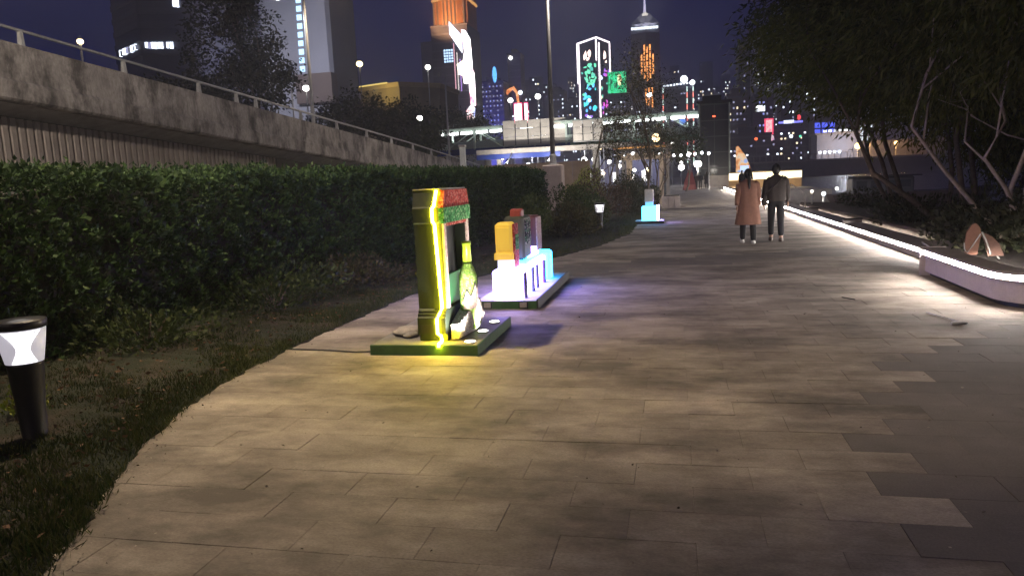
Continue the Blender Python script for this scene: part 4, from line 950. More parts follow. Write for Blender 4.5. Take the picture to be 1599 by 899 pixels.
    # face
    for s_ in (-1, 1):
        part(t, 'ear', MB().ball(P(s_ * .082, .015, 1.585), (.012 * k, .02 * k, .032 * k), 8, 6), M_skin, smooth=True, world=False)
        part(t, 'eye', MB().ball(P(s_ * .032, .09, 1.60), .012 * k, 8, 6), M_hair, smooth=True, world=False)
    part(t, 'nose', MB().tube([P(0, .09, 1.605), P(0, .112, 1.565), P(0, .095, 1.555)], [.008, .015, .01], 8), M_skin, smooth=True, world=False)
    part(t, 'mouth', MB().ball(P(0, .088, 1.53), (.026 * k, .01, .007), 8, 5), mat('lips', (.35, .12, .1), .5, .1, 9, .02), smooth=True, world=False)
    if bag:
        bg_ = part(t, 'shoulder_bag', MB().cbox(-.30 * k, -.19 * k, -.16 * k, .12 * k, .82 * k, 1.06 * k, .03), mat('dark_leather', (.03, .024, .02), .5, .2, 12, .1), world=False)
        part(bg_, 'strap', MB().tube([P(-.23, -.10, 1.05), P(-.17, -.165, 1.13), P(.0, -.178, 1.27), P(.12, -.15, 1.40), P(.135, -.05, 1.455), P(.10, .08, 1.41)], .015 * k, 6), MATS['dark_leather'], world=False)
    return t
M_coatp = mat('salmon_wool', (.235, .118, .082), .9, .15, 14, .3); M_jkt = mat('charcoal_jacket', (.045, .037, .034), .85, .25, 14, .3)
person('person in a salmon knee-length coat with a dark ponytail, walking away', (1.58, 17.2, 0), 1.63, R(4), 'long', M_coatp, mat('white_shoe', (.7, .68, .65), .6, .1, 9, .05), 'tail', .17)
person('person in a charcoal jacket with a crossbody bag, walking beside the salmon coat', (2.21, 17.5, 0), 1.71, R(-3), 'short', M_jkt, mat('brown_shoe', (.06, .04, .03), .6, .2, 9, .05), 'short', .15, bag=True)
for lab_, x_, y_, h_, c_, cm in [('tiny far person in dark clothes at the end of the path', 2.55, 78, 1.68, 'short', (.02, .02, .025)), ('tiny far person in a black coat beside the big low lamp', 3.25, 80, 1.72, 'long', (.03, .025, .025)), ('tiny far person in brown by the red stall', 2.1, 77.2, 1.55, 'short', (.05, .03, .025)),
                                 ('far person standing before the bright lit band by the water', 6.2, 66, 1.68, 'short', (.03, .02, .02)), ('far person by the bright lit band, seen between the couple', 5.4, 64, 1.66, 'long', (.05, .035, .03))]:
    person(lab_, (x_, y_, 0), h_, R(random.uniform(-40, 40)), c_, mat('cloth_%d' % (x_ * 100), cm, .9, .1, 9, .1), MATS['brown_shoe'], 'short', .06, detail=False)

# ------------------------------------------------------------------ footbridge and lift tower
M_gs = mat('pale_green_steel', (.42, .50, .45), .5, .12, 3, .05); M_gf = mat('green_fascia', (.12, .26, .19), .5, .12, 2, .05); M_bf = mat('blue_fascia', (.02, .045, .24), .5, .12, 2, .05)
E_tube = emis('white_tube_light', (.95, 1, .97), 7)
FB = thing('footbridge', 'long pale green truss footbridge with white tube lights over the promenade end', 'footbridge', (-14, 92, 0))
def by_(x): return 89.0 + (4 - x) * .17
def seg(x0, x1, w0, w1, z0, z1):
    """bar along the bridge between two X stations, w = distance behind its front edge"""
    return MB().add([(x0, by_(x0) + w0, z0), (x1, by_(x1) + w0, z0), (x1, by_(x1) + w1, z0), (x0, by_(x0) + w1, z0), (x0, by_(x0) + w0, z1), (x1, by_(x1) + w0, z1), (x1, by_(x1) + w1, z1), (x0, by_(x0) + w1, z1)],
                    [(3, 2, 1, 0), (4, 5, 6, 7), (0, 1, 5, 4), (1, 2, 6, 5), (2, 3, 7, 6), (3, 0, 4, 7)])
XB = [3.4 - 4.1 * i for i in range(10)]
part(FB, 'deck', seg(XB[-1], XB[0], .12, 3.6, 5.55, 5.9), M_conc2)
part(FB, 'roof', seg(XB[-1], XB[0], -.2, 3.8, 8.62, 8.75), M_gs)
part(FB, 'top_chord', seg(XB[-1], XB[0], 0, .25, 8.32, 8.6), M_gs)
part(FB, 'green_fascia', seg(-12.5, XB[0], .0, .1, 5.45, 6.05), M_gf)
part(FB, 'blue_fascia', seg(XB[-1], -12.52, .0, .1, 5.3, 6.05), M_bf)
for i, x_ in enumerate(XB):
    for w_ in (0, 3.3): part(FB, 'upright', seg(x_ - .12, x_ + .12, w_, w_ + .22, 5.9, 8.32), M_gs)
for i in range(9):
    a, b = XB[i], XB[i + 1]
    q = (a - .2, b + .2) if i % 2 == 0 else (b + .2, a - .2)
    for w_ in (.02, 3.32):
        part(FB, 'diagonal_brace', MB().add([(q[0] - .1, by_(q[0]) + w_, 6.05), (q[0] + .1, by_(q[0]) + w_, 6.05), (q[0] + .1, by_(q[0]) + w_ + .18, 6.05), (q[0] - .1, by_(q[0]) + w_ + .18, 6.05),
             (q[1] - .1, by_(q[1]) + w_, 8.35), (q[1] + .1, by_(q[1]) + w_, 8.35), (q[1] + .1, by_(q[1]) + w_ + .18, 8.35), (q[1] - .1, by_(q[1]) + w_ + .18, 8.35)],
             [(0, 1, 5, 4), (1, 2, 6, 5), (2, 3, 7, 6), (3, 0, 4, 7)]), M_gs)
    for s_ in (.25, .72):
        if i in (4, 5) and s_ > .5: continue
        xl = a + (b - a) * s_; part(FB, 'tube_light', seg(xl - .8, xl + .8, -.16, -.02, 7.92, 8.24), E_tube)
    part(FB, 'guard_panel', seg(b + .15, a - .15, .1, .13, 5.95, 7.0), mat('guard_glass', (.25, .30, .28), .3, .1, 2, 0))
for x_ in (-24.0, -9.5):
    part(FB, 'pier_column', MB().lathe([(.45, 0), (.45, 5.0), (.7, 5.4), (.7, 5.56)], (x_, by_(x_) + 1.8, 0), 16), M_conc2, smooth=True)
for x_ in (-30, -20, -6, 2): light(FB, 'POINT', (x_, by_(x_) + 1.7, 8.0), 260, (.92, 1, .95), .4)
for i, (x0, x1, z0, z1, lab_) in enumerate([(-21.0, -13.0, 6.1, 9.15, 'wide pale panelled billboard back hung on the footbridge'), (-12.0, -8.3, 6.1, 8.55, 'smaller beige panelled billboard back on the footbridge behind the thin tree')]):
    t = thing('billboard', lab_, 'billboard', ((x0 + x1) / 2, by_(x0) - 1.2, 0)); nb = 5 if i == 0 else 3
    for k_ in range(nb):
        for j in range(3):
            a = x0 + (x1 - x0) * k_ / nb; b = x0 + (x1 - x0) * (k_ + 1) / nb; zz0 = z0 + (z1 - z0) * j / 3; zz1 = z0 + (z1 - z0) * (j + 1) / 3
            part(t, 'panel', MB().cbox(a + .02, b - .02, by_(x0) - 1.25, by_(x0) - 1.18, zz0 + .02, zz1 - .02, .01), mat('billboard_panel', (.50, .46, .41), .7, .1, 1.5, .05, per='object'))
    for k_ in range(nb + 1): a = x0 + (x1 - x0) * k_ / nb; part(t, 'stud', MB().box(a - .05, a + .05, by_(x0) - 1.32, by_(x0) - 1.26, z0, z1 - .5), M_dark)
    part(t, 'bracket', MB().box(x0, x1, by_(x0) - 1.17, by_(x0) - .05, z0 - .12, z0 - .02), M_pole)
    for xf in ((x0 + 1.5, x1 - 1.5) if i == 0 else ((x0 + x1) / 2,)):  # added lamps with housings, there to brighten the panels and the ramp
        part(t, 'added_lamp_arm', MB().tube([(xf, by_(x0) - 1.3, z0 - .1), (xf, by_(x0) - 6.5, z0 - 2.4)], .05, 6), M_pole); part(t, 'added_lamp', MB().cbox(xf - .2, xf + .2, by_(x0) - 6.7, by_(x0) - 6.45, z0 - 2.6, z0 - 2.3, .03), M_dark)
        light(t, 'SPOT', (xf, by_(x0) - 6.4, z0 - 2.2), 1600, (1, .95, .88), .15, R(150), rot=(R(112), 0, 0), blend=.8)
AW = thing('approach_ramp', 'flat pale concrete ramp deck passing below the billboard', 'ramp', (-14, 90.2, 0))
part(AW, 'deck', MB().box(-24, -5, 89.9, 90.6, 5.0, 5.6), M_conc2)
for x_ in (-21.5, -6.2): part(AW, 'column', MB().cbox(x_, x_ + .5, 90.0, 90.5, 0, 5.0, .05), M_conc2)
part(AW, 'fascia_band', MB().box(-24, -13.5, 89.8, 89.89, 4.4, 5.0), M_bf)
LTW = thing('lift_tower', 'dark glazed lift tower at the end of the footbridge', 'lift tower', (4.4, 88, 0))
M_ltg = mat('dark_glass', (.05, .055, .06), .2, .15, .6, .03)
part(LTW, 'shaft', MB().box(2.75, 6.05, 87.0, 90.2, .02, 9.2), mat('shaft_concrete', (.10, .11, .11), .7, .15, 1, .05))
for i in range(5):
    z0 = .4 + i * 1.75
    for j in range(2): part(LTW, 'pane', MB().box(2.95 + j * 1.48, 4.36 + j * 1.48, 86.93, 86.99, z0, z0 + 1.62), M_ltg)
for x_ in (2.72, 6.0): part(LTW, 'corner_post', MB().box(x_ - .06, x_ + .1, 86.9, 87.05, 0, 9.3), M_gs)
part(LTW, 'roof', MB().box(2.5, 6.3, 86.7, 90.4, 9.2, 9.5), M_dark)
part(LTW, 'roof_plant', MB().box(3.2, 5.2, 87.5, 89.5, 9.5, 10.1), M_dark)
part(LTW, 'red_indicator', MB().box(4.2, 4.5, 86.85, 86.92, 7.7, 7.85), emis('red_dot', (1, .12, .05), 4))
part(LTW, 'base_wall', MB().box(2.1, 6.6, 85.9, 86.5, 0, 1.25), M_conc2)
light(LTW, 'POINT', (4.4, 84.5, 1.9), 60, (1, .92, .8), .3)

# things at the end of the promenade
PG = thing('pergola', 'low beige pergola with square posts beyond the round dark bush', 'pergola', (-1.4, 44, 0))
M_tim = mat('beige_timber', (.45, .36, .27), .7, .15, 4, .1)
for x_ in (-2.6, -.75):
    for y_ in (43.2, 45.4): part(PG, 'post', MB().cbox(x_ - .1, x_ + .1, y_ - .1, y_ + .1, 0, 2.55, .01), M_tim)
for y_ in (43.2, 45.4): part(PG, 'beam', MB().box(-3.2, -.2, y_ - .08, y_ + .08, 2.55, 2.75), M_tim)
for i in range(7): part(PG, 'rafter', MB().box(-3.1 + i * .46, -3.0 + i * .46, 42.8, 45.8, 2.755, 2.9), M_tim)
light(PG, 'POINT', (-1.6, 44.2, 2.3), 25, (1, .85, .65), .1)
CAN = thing('canopy_roof', 'long flat canopy with an orange lit edge beside the path', 'canopy', (-1.5, 58, 0))
part(CAN, 'roof_slab', MB().box(-4.5, -.2, 56, 62, 3.6, 3.8), M_conc2); part(CAN, 'lit_edge', MB().box(-4.4, -.6, 55.94, 55.99, 3.62, 3.72), emis('orange_edge', (1, .45, .12), .8))
for x_ in (-4.2, -.5): part(CAN, 'post', MB().box(x_ - .12, x_ + .12, 56.4, 56.64, 0, 3.6), M_conc2)
part(CAN, 'lamp', MB().ball((-1.3, 55.9, 4.3), .3), G_warm)
PB = thing('stone_planter', 'low stone planter box at the edge of the path', 'planter', (-.25, 37.6, 0))
for i in range(3): part(PB, 'stone_block', MB().cbox(-.62 + i * .29, -.345 + i * .29, 36.7, 38.3, 0, .55, .02), mat('planter_stone', (.42, .36, .33), .8, .2, 4, .15, per='object'))
part(PB, 'soil', MB().box(-.55, .2, 36.8, 38.2, .55, .57), M_soil)
RS = thing('red_stall', 'small red triangular stall sculpture at the end of the path', 'stall', (1.45, 76, 0))
M_red = mat('red_paint', (.30, .03, .03), .5, .15, 4, .05)
part(RS, 'gable', MB().prism([(.75, .0), (2.1, 0), (1.95, .8), (1.7, 1.75), (1.3, 1.85), (.95, .9)], 'y', 75.8, 76.1), M_red); part(RS, 'counter', MB().box(.9, 1.9, 75.5, 75.78, 0, .5), mat('red_light_paint', (.5, .12, .1), .5, .15, 4, .05)); part(RS, 'roof_ridge', MB().box(1.2, 1.75, 75.7, 76.2, 1.86, 1.95), M_red)
QP = struct('quay_platform', MB().box(4.52, 11.6, 60, 111.5, -2, -.016), M_conc2)
LB = thing('lit_band', 'long warm white glowing counter band along the water at the promenade end', 'lit wall', (8, 72, 0))
part(LB, 'wall_base', MB().box(4.9, 11.3, 72.0, 72.3, -.01, .75), mat('wood_tan', (.4, .26, .13), .7, .15, 3, .1))
for i in range(8): part(LB, 'lit_panel', MB().box(4.92 + i * .8, 5.70 + i * .8, 71.93, 71.99, .78 + .02 * (i % 2), 1.42), emis('warm_panel', (1, .82, .5), 2.6))
part(LB, 'top_rail', MB().box(4.9, 11.3, 71.9, 72.3, 1.44, 1.52), M_tim)
light(LB, 'POINT', (7, 70, 1.2), 120, (1, .8, .5), .4); light(LB, 'POINT', (10, 70, 1.2), 90, (1, .8, .5), .4)
OC = thing('orange_display', 'tall orange lit display beside the foot of the lift tower', 'display', (6.8, 84, 0))
part(OC, 'display_body', MB().prism([(6.5, 0), (8.1, 0), (8.1, 1.6), (7.5, 3.2), (6.7, 4.3), (6.5, 4.2)], 'y', 84, 84.4), screen('orange_screen', [(.06, .02, .01), (.9, .35, .12), (1, .7, .4), (.3, .5, 1)], .9, 1.4))
part(OC, 'blue_screen', MB().box(6.9, 7.8, 83.9, 83.98, 1.3, 2.2), emis('pale_blue_screen', (.55, .7, 1), 1.3)); part(OC, 'base', MB().box(6.4, 8.2, 83.7, 83.88, 0, .5), M_dark)
FE = thing('festoon_lights', 'string of white festoon bulbs low at the far end of the path', 'string lights', (-1, 66, 0))
fp = [(-5 + i * .62, 66 + .35 * i, 3.55 - .16 * math.sin(math.pi * (i % 6) / 6)) for i in range(14)]
part(FE, 'wire', MB().tube(fp, .012, 4), M_black); 
for x_ in (0, 13): part(FE, 'pole', MB().tube([(fp[x_][0], fp[x_][1], 0), fp[x_]], .05, 6), M_pole)
for p in fp: part(FE, 'bulb', MB().ball((p[0], p[1], p[2] - .14), .13, 8, 6), G_cool)
random.seed(11)
for i in range(44):
    x_ = random.uniform(-26, 3); y_ = random.uniform(100, 117); z_ = random.uniform(2.2, 6.5)
    lab_ = 'small white street light seen under the footbridge'
    t = thing('road_light', lab_, 'street light', (x_, y_, 0), group='small lights seen under the footbridge')
    part(t, 'pole', MB().tube([(x_, y_, 0), (x_, y_, z_ - .3)], .05, 5), M_pole)
    if i % 6 == 0: light(t, 'POINT', (x_, y_ - .6, z_), 700, (.85, .85, 1), .3)
    part(t, 'globe', MB().ball((x_, y_, z_), random.uniform(.16, .42), 8, 6), random.choice([G_cool, G_white, G_white, emis('dim_glow', (.8, .85, 1), 2.2), G_warm]))
SF = thing('shop_front', 'row of bright white shop windows seen under the footbridge', 'shop', (-13, 118, 0))
part(SF, 'wall', MB().box(-24, -2, 118, 122, 0, 4.4), mat('grey_blue_wall', (.12, .12, .2), .8, .15, 1, .05))
for x_, w_, z_, h_ in ((-15.6, 1.3, 1.0, 2.2), (-13.9, 1.0, 1.3, 1.4), (-12.6, 1.7, 1.6, 1.2), (-9.5, .8, .8, 1.5), (-7.2, 1.2, 1.0, 1.0), (-5.0, 1.0, .8, 1.6), (-20.5, 1.4, 1.0, 1.2)): part(SF, 'window', MB().box(x_, x_ + w_, 117.93, 117.99, z_, z_ + h_), emis('shop_glow', (1, .97, .92), 2.6))

# ------------------------------------------------------------------ across the water: pier wall, pier house, boat
PW2 = thing('pier_wall', 'long grey pier with a railing across the dark water', 'pier', (80, 286, -1.5))
part(PW2, 'wall', MB().box(28, 190, 284, 296, -2.5, 4.0), mat('pier_concrete', (.16, .15, .15), .9, .2, .6, .1))
part(PW2, 'deck', MB().box(27.4, 190, 283.2, 296, 4.02, 4.6), M_conc2); part(PW2, 'rail', MB().box(27.6, 190, 283.4, 283.55, 6.5, 6.66), M_pole)
for i in range(44): part(PW2, 'rail_post', MB().box(28 + i * 2.1, 28.2 + i * 2.1, 283.4, 283.55, 4.6, 6.5), M_pole)
PH = thing('pier_house', 'pale flat-roofed pier house with lit eaves across the water', 'building', (59, 300, 4.6))
part(PH, 'wall', MB().box(52, 66, 298, 310, 4.6, 13.6), mat('pier_house_wall', (.35, .36, .42), .8, .12, .6, .05)); part(PH, 'roof', MB().box(51.2, 66.8, 297.2, 310.6, 13.6, 14.3), M_conc2)
for i in range(6): part(PH, 'eave_light', MB().box(54 + i * 1.8, 55.2 + i * 1.8, 297, 297.15, 14.5, 15.2), emis('eave_glow', (.9, .95, 1), 3.5))
for i in range(5): part(PH, 'window', MB().box(52.6 + i * 1.7, 53.6 + i * 1.7, 297.85, 297.98, 6.6, 7.6), emis('pier_win', (.85, .92, 1), 4))
part(PH, 'annex', MB().box(67, 96, 299, 310, 4.6, 10.5), mat('annex_wall', (.2, .17, .15), .8, .12, .6, .05))
light(PH, 'POINT', (60, 288, 9), 5000, (.8, .85, 1), 1)
for i, (x_, z_, s_, lab_) in enumerate([(64, 8.6, 1.1, 'orange sodium lamp glowing on the pier, largest of the three'), (76.5, 9.0, .7, 'orange sodium lamp glowing on the pier behind the grove'), (68, 10.8, .5, 'small orange lamp above the largest pier lamp')]):
    t = thing('pier_lamp', lab_, 'lamp', (x_, 288, 4.6)); part(t, 'pole', MB().tube([(x_, 288, 4.6), (x_, 288, z_ - .6)], .12, 6), M_pole); part(t, 'globe', MB().ball((x_, 288, z_), s_, 10, 7), emis('sodium_glow', (1, .55, .18), 9)); light(t, 'POINT', (x_, 285.5, z_), 3000, (1, .55, .2), .3)
BO = thing('moored_boat', 'low dark moored boat lying on the water beside the quay', 'boat', (17, 58, -1.3))
part(BO, 'hull', MB().add([(11, 56.8, -.4), (20, 56.8, -.3), (22, 58.2, -.1), (20, 59.6, -.3), (11, 59.6, -.4), (11.6, 57.2, -1.5), (19.5, 57.2, -1.5), (21, 58.2, -1.5), (19.5, 59.2, -1.5), (11.6, 59.2, -1.5)], [(0, 1, 2, 3, 4), (5, 6, 1, 0), (6, 7, 2, 1), (7, 8, 3, 2), (8, 9, 4, 3), (9, 5, 0, 4)]), mat('boat_hull', (.05, .03, .03), .6, .2, 2, .1))
part(BO, 'cabin', MB().cbox(12.4, 16.5, 57.3, 59.1, -.35, .75, .1), mat('boat_cabin', (.07, .07, .08), .6, .2, 2, .1)); part(BO, 'cabin_roof', MB().box(12.1, 16.9, 57.0, 59.4, .76, .84), M_dark)
for i in range(4): part(BO, 'window', MB().box(12.7 + i * .95, 13.4 + i * .95, 57.26, 57.3, .0, .5), M_ltg)
part(BO, 'stern_lamp', MB().ball((11.4, 57.3, .05), .11), G_white)

# ------------------------------------------------------------------ the city
random.seed(23)
W_cool = emis('window_cool', (.80, .88, 1), 4.0); W_warm = emis('window_warm', (1, .78, .5), 2.6); W_dim = emis('window_dim', (.6, .6, .95), .8); W_blue = emis('window_blue', (.35, .4, 1), 1.3)
_wm = {}
def win(t, x0, x1, y_, z0, z1, m, name='window', yd=.12):
    """one lit window: a thin slab of its own, sharing mesh data with its like"""
    key = (m.name, round(x1 - x0, 1), round(z1 - z0, 1))
    if key not in _wm:
        a, b = key[1] / 2, key[2] / 2
        me = MB().box(-a, a, -.12, 0, -b, b).mesh(name); me.materials.append(m); _wm[key] = me
    o = bpy.data.objects.new(name, _wm[key]); COL.objects.link(o); o.parent = t
    o.location = ((x0 + x1) / 2 - t.location.x, y_ - .01 - t.location.y, (z0 + z1) / 2 - t.location.z)
    return o
def tower(name, label, x0, x1, y0, y1, z1, wall, cat='tower', roofm=None, group=None, plant=True, floors=True):
    t = thing(name, label, cat, ((x0 + x1) / 2, (y0 + y1) / 2, 0), group=group)
    part(t, 'wall', MB().box(x0, x1, y0, y1, -.1, z1), wall)
    if floors and group is None:                           # floor lines
        fb = MB()
        for q in range(int(z1 / 3.6)): fb.box(x0 - .12, x1 + .12, y0 - .12, y0 - .02, q * 3.6 + 3.2, q * 3.6 + 3.9)
        part(t, 'floor_band', fb, mat('floor_band_' + wall.name, tuple(min(1, c * 1.7 + .01) for c in (.06, .06, .085)), .6, .1, .2, 0), kind='stuff')
    if plant:
        w_ = x1 - x0
        part(t, 'roof', MB().box(x0 - .3, x1 + .3, y0 - .3, y1 + .3, z1, z1 + .8), roofm or wall)
        part(t, 'roof_plant', MB().box(x0 + w_ * .25, x1 - w_ * .3, y0 + 2, y1 - 2, z1 + .8, z1 + 3.2), roofm or wall)
    return t
def lit_grid(t, x0, x1, y_, z0, z1, nx, nz, prob, mats, fw_=.6, fh=.5):
    dx, dz = (x1 - x0) / nx, (z1 - z0) / nz
    for j in range(nz):
        for i in range(nx):
            if random.random() < prob:
                a = x0 + dx * (i + .5); c = z0 + dz * (j + .5)
                win(t, a - dx * fw_ / 2, a + dx * fw_ / 2, y_, c - dz * fh / 2, c + dz * fh / 2, random.choice(mats))
C_navy = mat('navy_cladding', (.055, .055, .085), .6, .2, .15, 0); C_grey = mat('pale_grey_cladding', (.30, .30, .34), .7, .08, .1, 0); C_brown = mat('brown_cladding', (.10, .07, .06), .7, .2, .2, 0)
# office block with bands of lit windows, turned corner-on
OB = thing('office_block', 'dark office block with broken bands of lit windows behind the flyover', 'office block', (-132, 170, 0))
obp = [(-138, 168), (-124.3, 160), (-113, 165), (-113, 195), (-138, 195)]
part(OB, 'wall', MB().prism(obp, 'z', -.1, 70), C_navy)
for k_ in range(11):
    z = 35.5 + k_ * 3.2
    part(OB, 'spandrel', MB().prism([(-138.3, 168), (-124.3, 159.6), (-112.7, 164.8), (-112.7, 180), (-138.3, 180)], 'z', z, z + 1.3), mat('spandrel_panel', (.075, .075, .1), .6, .15, .3, 0))
def edge_win(t, A, B, f0, f1, z0, z1, m):
    A, B = Vector((*A, 0)), Vector((*B, 0)); d = (B - A).normalized(); nn = Vector((d.y, -d.x, 0)) * .55
    p, q = A + (B - A) * f0 + nn, A + (B - A) * f1 + nn
    part(t, 'window', MB().add([(p.x, p.y, z0), (q.x, q.y, z0), (q.x, q.y, z1), (p.x, p.y, z1)] + [(p.x - nn.x * 2, p.y - nn.y * 2, z0), (q.x - nn.x * 2, q.y - nn.y * 2, z0), (q.x - nn.x * 2, q.y - nn.y * 2, z1), (p.x - nn.x * 2, p.y - nn.y * 2, z1)], [(0, 1, 2, 3), (4, 7, 6, 5), (0, 4, 5, 1), (3, 2, 6, 7)]), m)
for k_, spans in {0: [('L', .12, .26), ('L', .34, .58), ('L', .66, .92), ('R', .08, .3), ('R', .31, .52), ('R', .53, .6)], 3: [('R', .66, .78)], 4: [('R', .30, .48), ('R', .56, .72), ('R', .74, .92)], 5: [('L', .1, .3), ('L', .34, .6), ('L', .62, .94), ('R', .05, .12), ('R', .16, .24), ('R', .28, .33)], 6: [('R', .78, .9)], 7: [('R', .4, .55), ('R', .58, .8)]}.items():
    z = 35.5 + k_ * 3.2 + 1.4
    for s_, a, b in spans:
        nw = max(1, round((b - a) / .05))
        for q in range(nw):
            if random.random() < .9: edge_win(OB, *((obp[0], obp[1]) if s_ == 'L' else (obp[1], obp[2])), a + (b - a) * q / nw, a + (b - a) * (q + .86) / nw, z + random.uniform(0, .3), z + 1.5, random.choice([W_cool, W_cool, W_cool, W_dim]))
# grey slab tower with a column of bluish lights
GT = tower('slab_tower', 'pale grey blank slab tower with one vertical row of bluish lights', -115.4, -95, 200, 216, 92, C_grey, floors=False)
part(GT, 'side_fin', MB().box(-95, -93.6, 199.5, 216, -.1, 93), mat('dark_fin', (.10, .10, .12), .7, .1, .2, 0))
part(GT, 'podium', MB().box(-104, -93, 196, 199.8, 26, 34), C_brown)
for i in range(15): win(GT, -104.3 + .05 * i, -102.8 + .05 * i, 199.95, 33 + i * 2.35, 34.5 + i * 2.35, emis('blue_white_slot', (.45, .72, 1), 2.4))
light(GT, 'SPOT', (-90, 158, 30), 75000, (.85, .86, 1), .5, R(120), rot=(R(105), 0, R(20)), blend=.9)  # added spot without a fixture, brightens the grey face
BB = thing('podium_block', 'low block with a yellowish floodlit rooftop behind dark trees', 'building', (-62, 160, 0))
part(BB, 'wall', MB().prism([(-70, 162), (-59, 158), (-52, 165), (-52, 180), (-70, 180)], 'z', -.1, 23.4), mat('ochre_wall', (.20, .15, .07), .8, .2, .3, .05))
part(BB, 'roof_rim', MB().prism([(-70.4, 161.8), (-59, 157.6), (-51.6, 164.8), (-51.6, 180), (-70.4, 180)], 'z', 23.4, 24.4), mat('ochre_rim', (.34, .25, .11), .8, .2, .3, .05))
part(BB, 'rim_light', MB().tube([(-70, 161.7, 24.5), (-62, 158.6, 24.5)], .16, 6), emis('rim_glow', (1, .75, .2), 1.0))
light(BB, 'POINT', (-63, 154, 22.5), 1500, (1, .8, .35), .5)
# tower with orange crown and the big bright sign
TA = tower('sign_tower', 'dark tower with an orange lit crown and a huge white screen on its side', -106.5, -89.5, 330, 352, 72, C_navy, plant=False)
part(TA, 'side_slab', MB().box(-112, -106.6, 331, 350, -.1, 66), mat('mid_grey_cladding', (.16, .16, .2), .7, .08, .1, 0))
part(TA, 'crown', MB().prism([(-106, 334), (-101, 330.5), (-94, 330.5), (-90, 334), (-90, 350), (-106, 350)], 'z', 72, 90), mat('orange_stone', (.42, .2, .1), .8, .2, .4, .05))
for i in range(9): part(TA, 'crown_rib', MB().box(-105.6 + i * 1.75, -105.0 + i * 1.75, 330.0 if 2 < i < 7 else 332, 330.45 if 2 < i < 7 else 332.5, 72.2, 83), emis('orange_rib', (1, .42, .16), .32))
part(TA, 'crown_rim', MB().prism([(-106.6, 333.6), (-101.2, 329.8), (-93.8, 329.8), (-89.4, 333.6), (-89.4, 350), (-106.6, 350)], 'z', 83.2, 84.2), emis('orange_rim', (1, .5, .15), 1.0))
light(TA, 'SPOT', (-98, 312, 66), 90000, (1, .5, .2), 1, R(80), rot=(R(125), 0, 0))
part(TA, 'upper_screen', MB().prism([(-97.6, 73.5), (-97.6, 68), (-92.2, 59.5), (-92.0, 67)], 'y', 329.2, 329.8), emis('screen_white', (.85, .88, 1), 4))
part(TA, 'tall_screen', MB().prism([(-92.0, 69.5), (-90.2, 69), (-88.0, 65), (-87.6, 52), (-86.9, 50), (-86.9, 36), (-89.2, 36), (-89.6, 46), (-91.8, 46), (-92.6, 52), (-91.0, 60)], 'y', 328.6, 329.1), screen('tall_screen_glow', [(.12, .05, .1), (.8, .4, .5), (1, .9, .85), (1, 1, 1), (1, .75, .85)], 6, .42, (1, 1, .35)))
part(TA, 'screen_flare', MB().prism([(-94.6, 54.5), (-94.0, 50), (-90, 49), (-88.0, 54), (-90, 57)], 'y', 328.0, 328.55), emis('flare_warm', (1, .82, .6), 5))
for i in range(4):
    for j in range(5): win(TA, -100.9 + i * 1.15, -100.1 + i * 1.15, 329.9, 56 + j * 1.2, 56.8 + j * 1.2, emis('cyan_letters', (.5, .72, 1), 2.6), 'sign_stroke')
for i, (x_, z0, z1) in enumerate(((-96.2, 40, 64), (-94.9, 42, 60), (-93.6, 43, 57))): part(TA, 'neon_line', MB().box(x_, x_ + .35, 329.4, 329.8, z0, z1), emis(('pink_line', 'white_line', 'violet_line')[i], ((1, .5, .6), (1, .9, .85), (.6, .35, 1))[i], 1.2))
part(TA, 'street_sign', MB().prism([(-91, 30), (-87.6, 30.5), (-87.2, 35), (-88.6, 37), (-91.4, 34)], 'y', 328, 328.5), screen('street_sign_glow', [(.9, .2, .25), (1, 1, 1), (.4, .45, 1)], 2.2, .3))
BT = tower('blue_tower', 'blue-violet lit tower beside the big white screen', -108, -94.5, 420, 436, 58, mat('indigo_cladding', (.05, .05, .16), .6, .15, .2, 0))
lit_grid(BT, -107.5, -95, 419.9, 30, 57, 6, 10, .8, [W_blue, W_dim], .35, .35)
part(BT, 'oval_sign', MB().prism([(-99.0 + 1.2 * math.cos(a), 62 + 4.5 * math.sin(a)) for a in [i * math.pi / 6 for i in range(12)]], 'y', 419, 419.6), emis('blue_oval', (.12, .45, 1), 2.5))
light(BT, 'SPOT', (-101, 395, 8), 120000, (.25, .25, 1), 1, R(90), rot=(R(125), 0, 0))
BT2 = tower('slim_tower', 'slim dark tower with a bright top lamp and orange neon hook', -93.5, -86, 430, 442, 74, C_navy)
part(BT2, 'top_lamp', MB().ball((-91.5, 429.5, 72), 1.1), G_white)
part(BT2, 'neon_hook', MB().tube([(-96, 429.2, 51.5), (-93, 429.2, 54), (-90.5, 429.2, 55), (-88.5, 429.2, 52), (-87.8, 429.2, 44), (-87.8, 429.2, 38)], [1.3, 1.0, 1.1, .8, .7, .6], 6), screen('orange_neon', [(.5, .08, .02), (1, .35, .1), (1, .6, .3)], 1.8, .5))
lit_grid(BT2, -92.5, -86.5, 429.9, 30, 40, 3, 6, .7, [W_cool, W_dim], .5, .4)
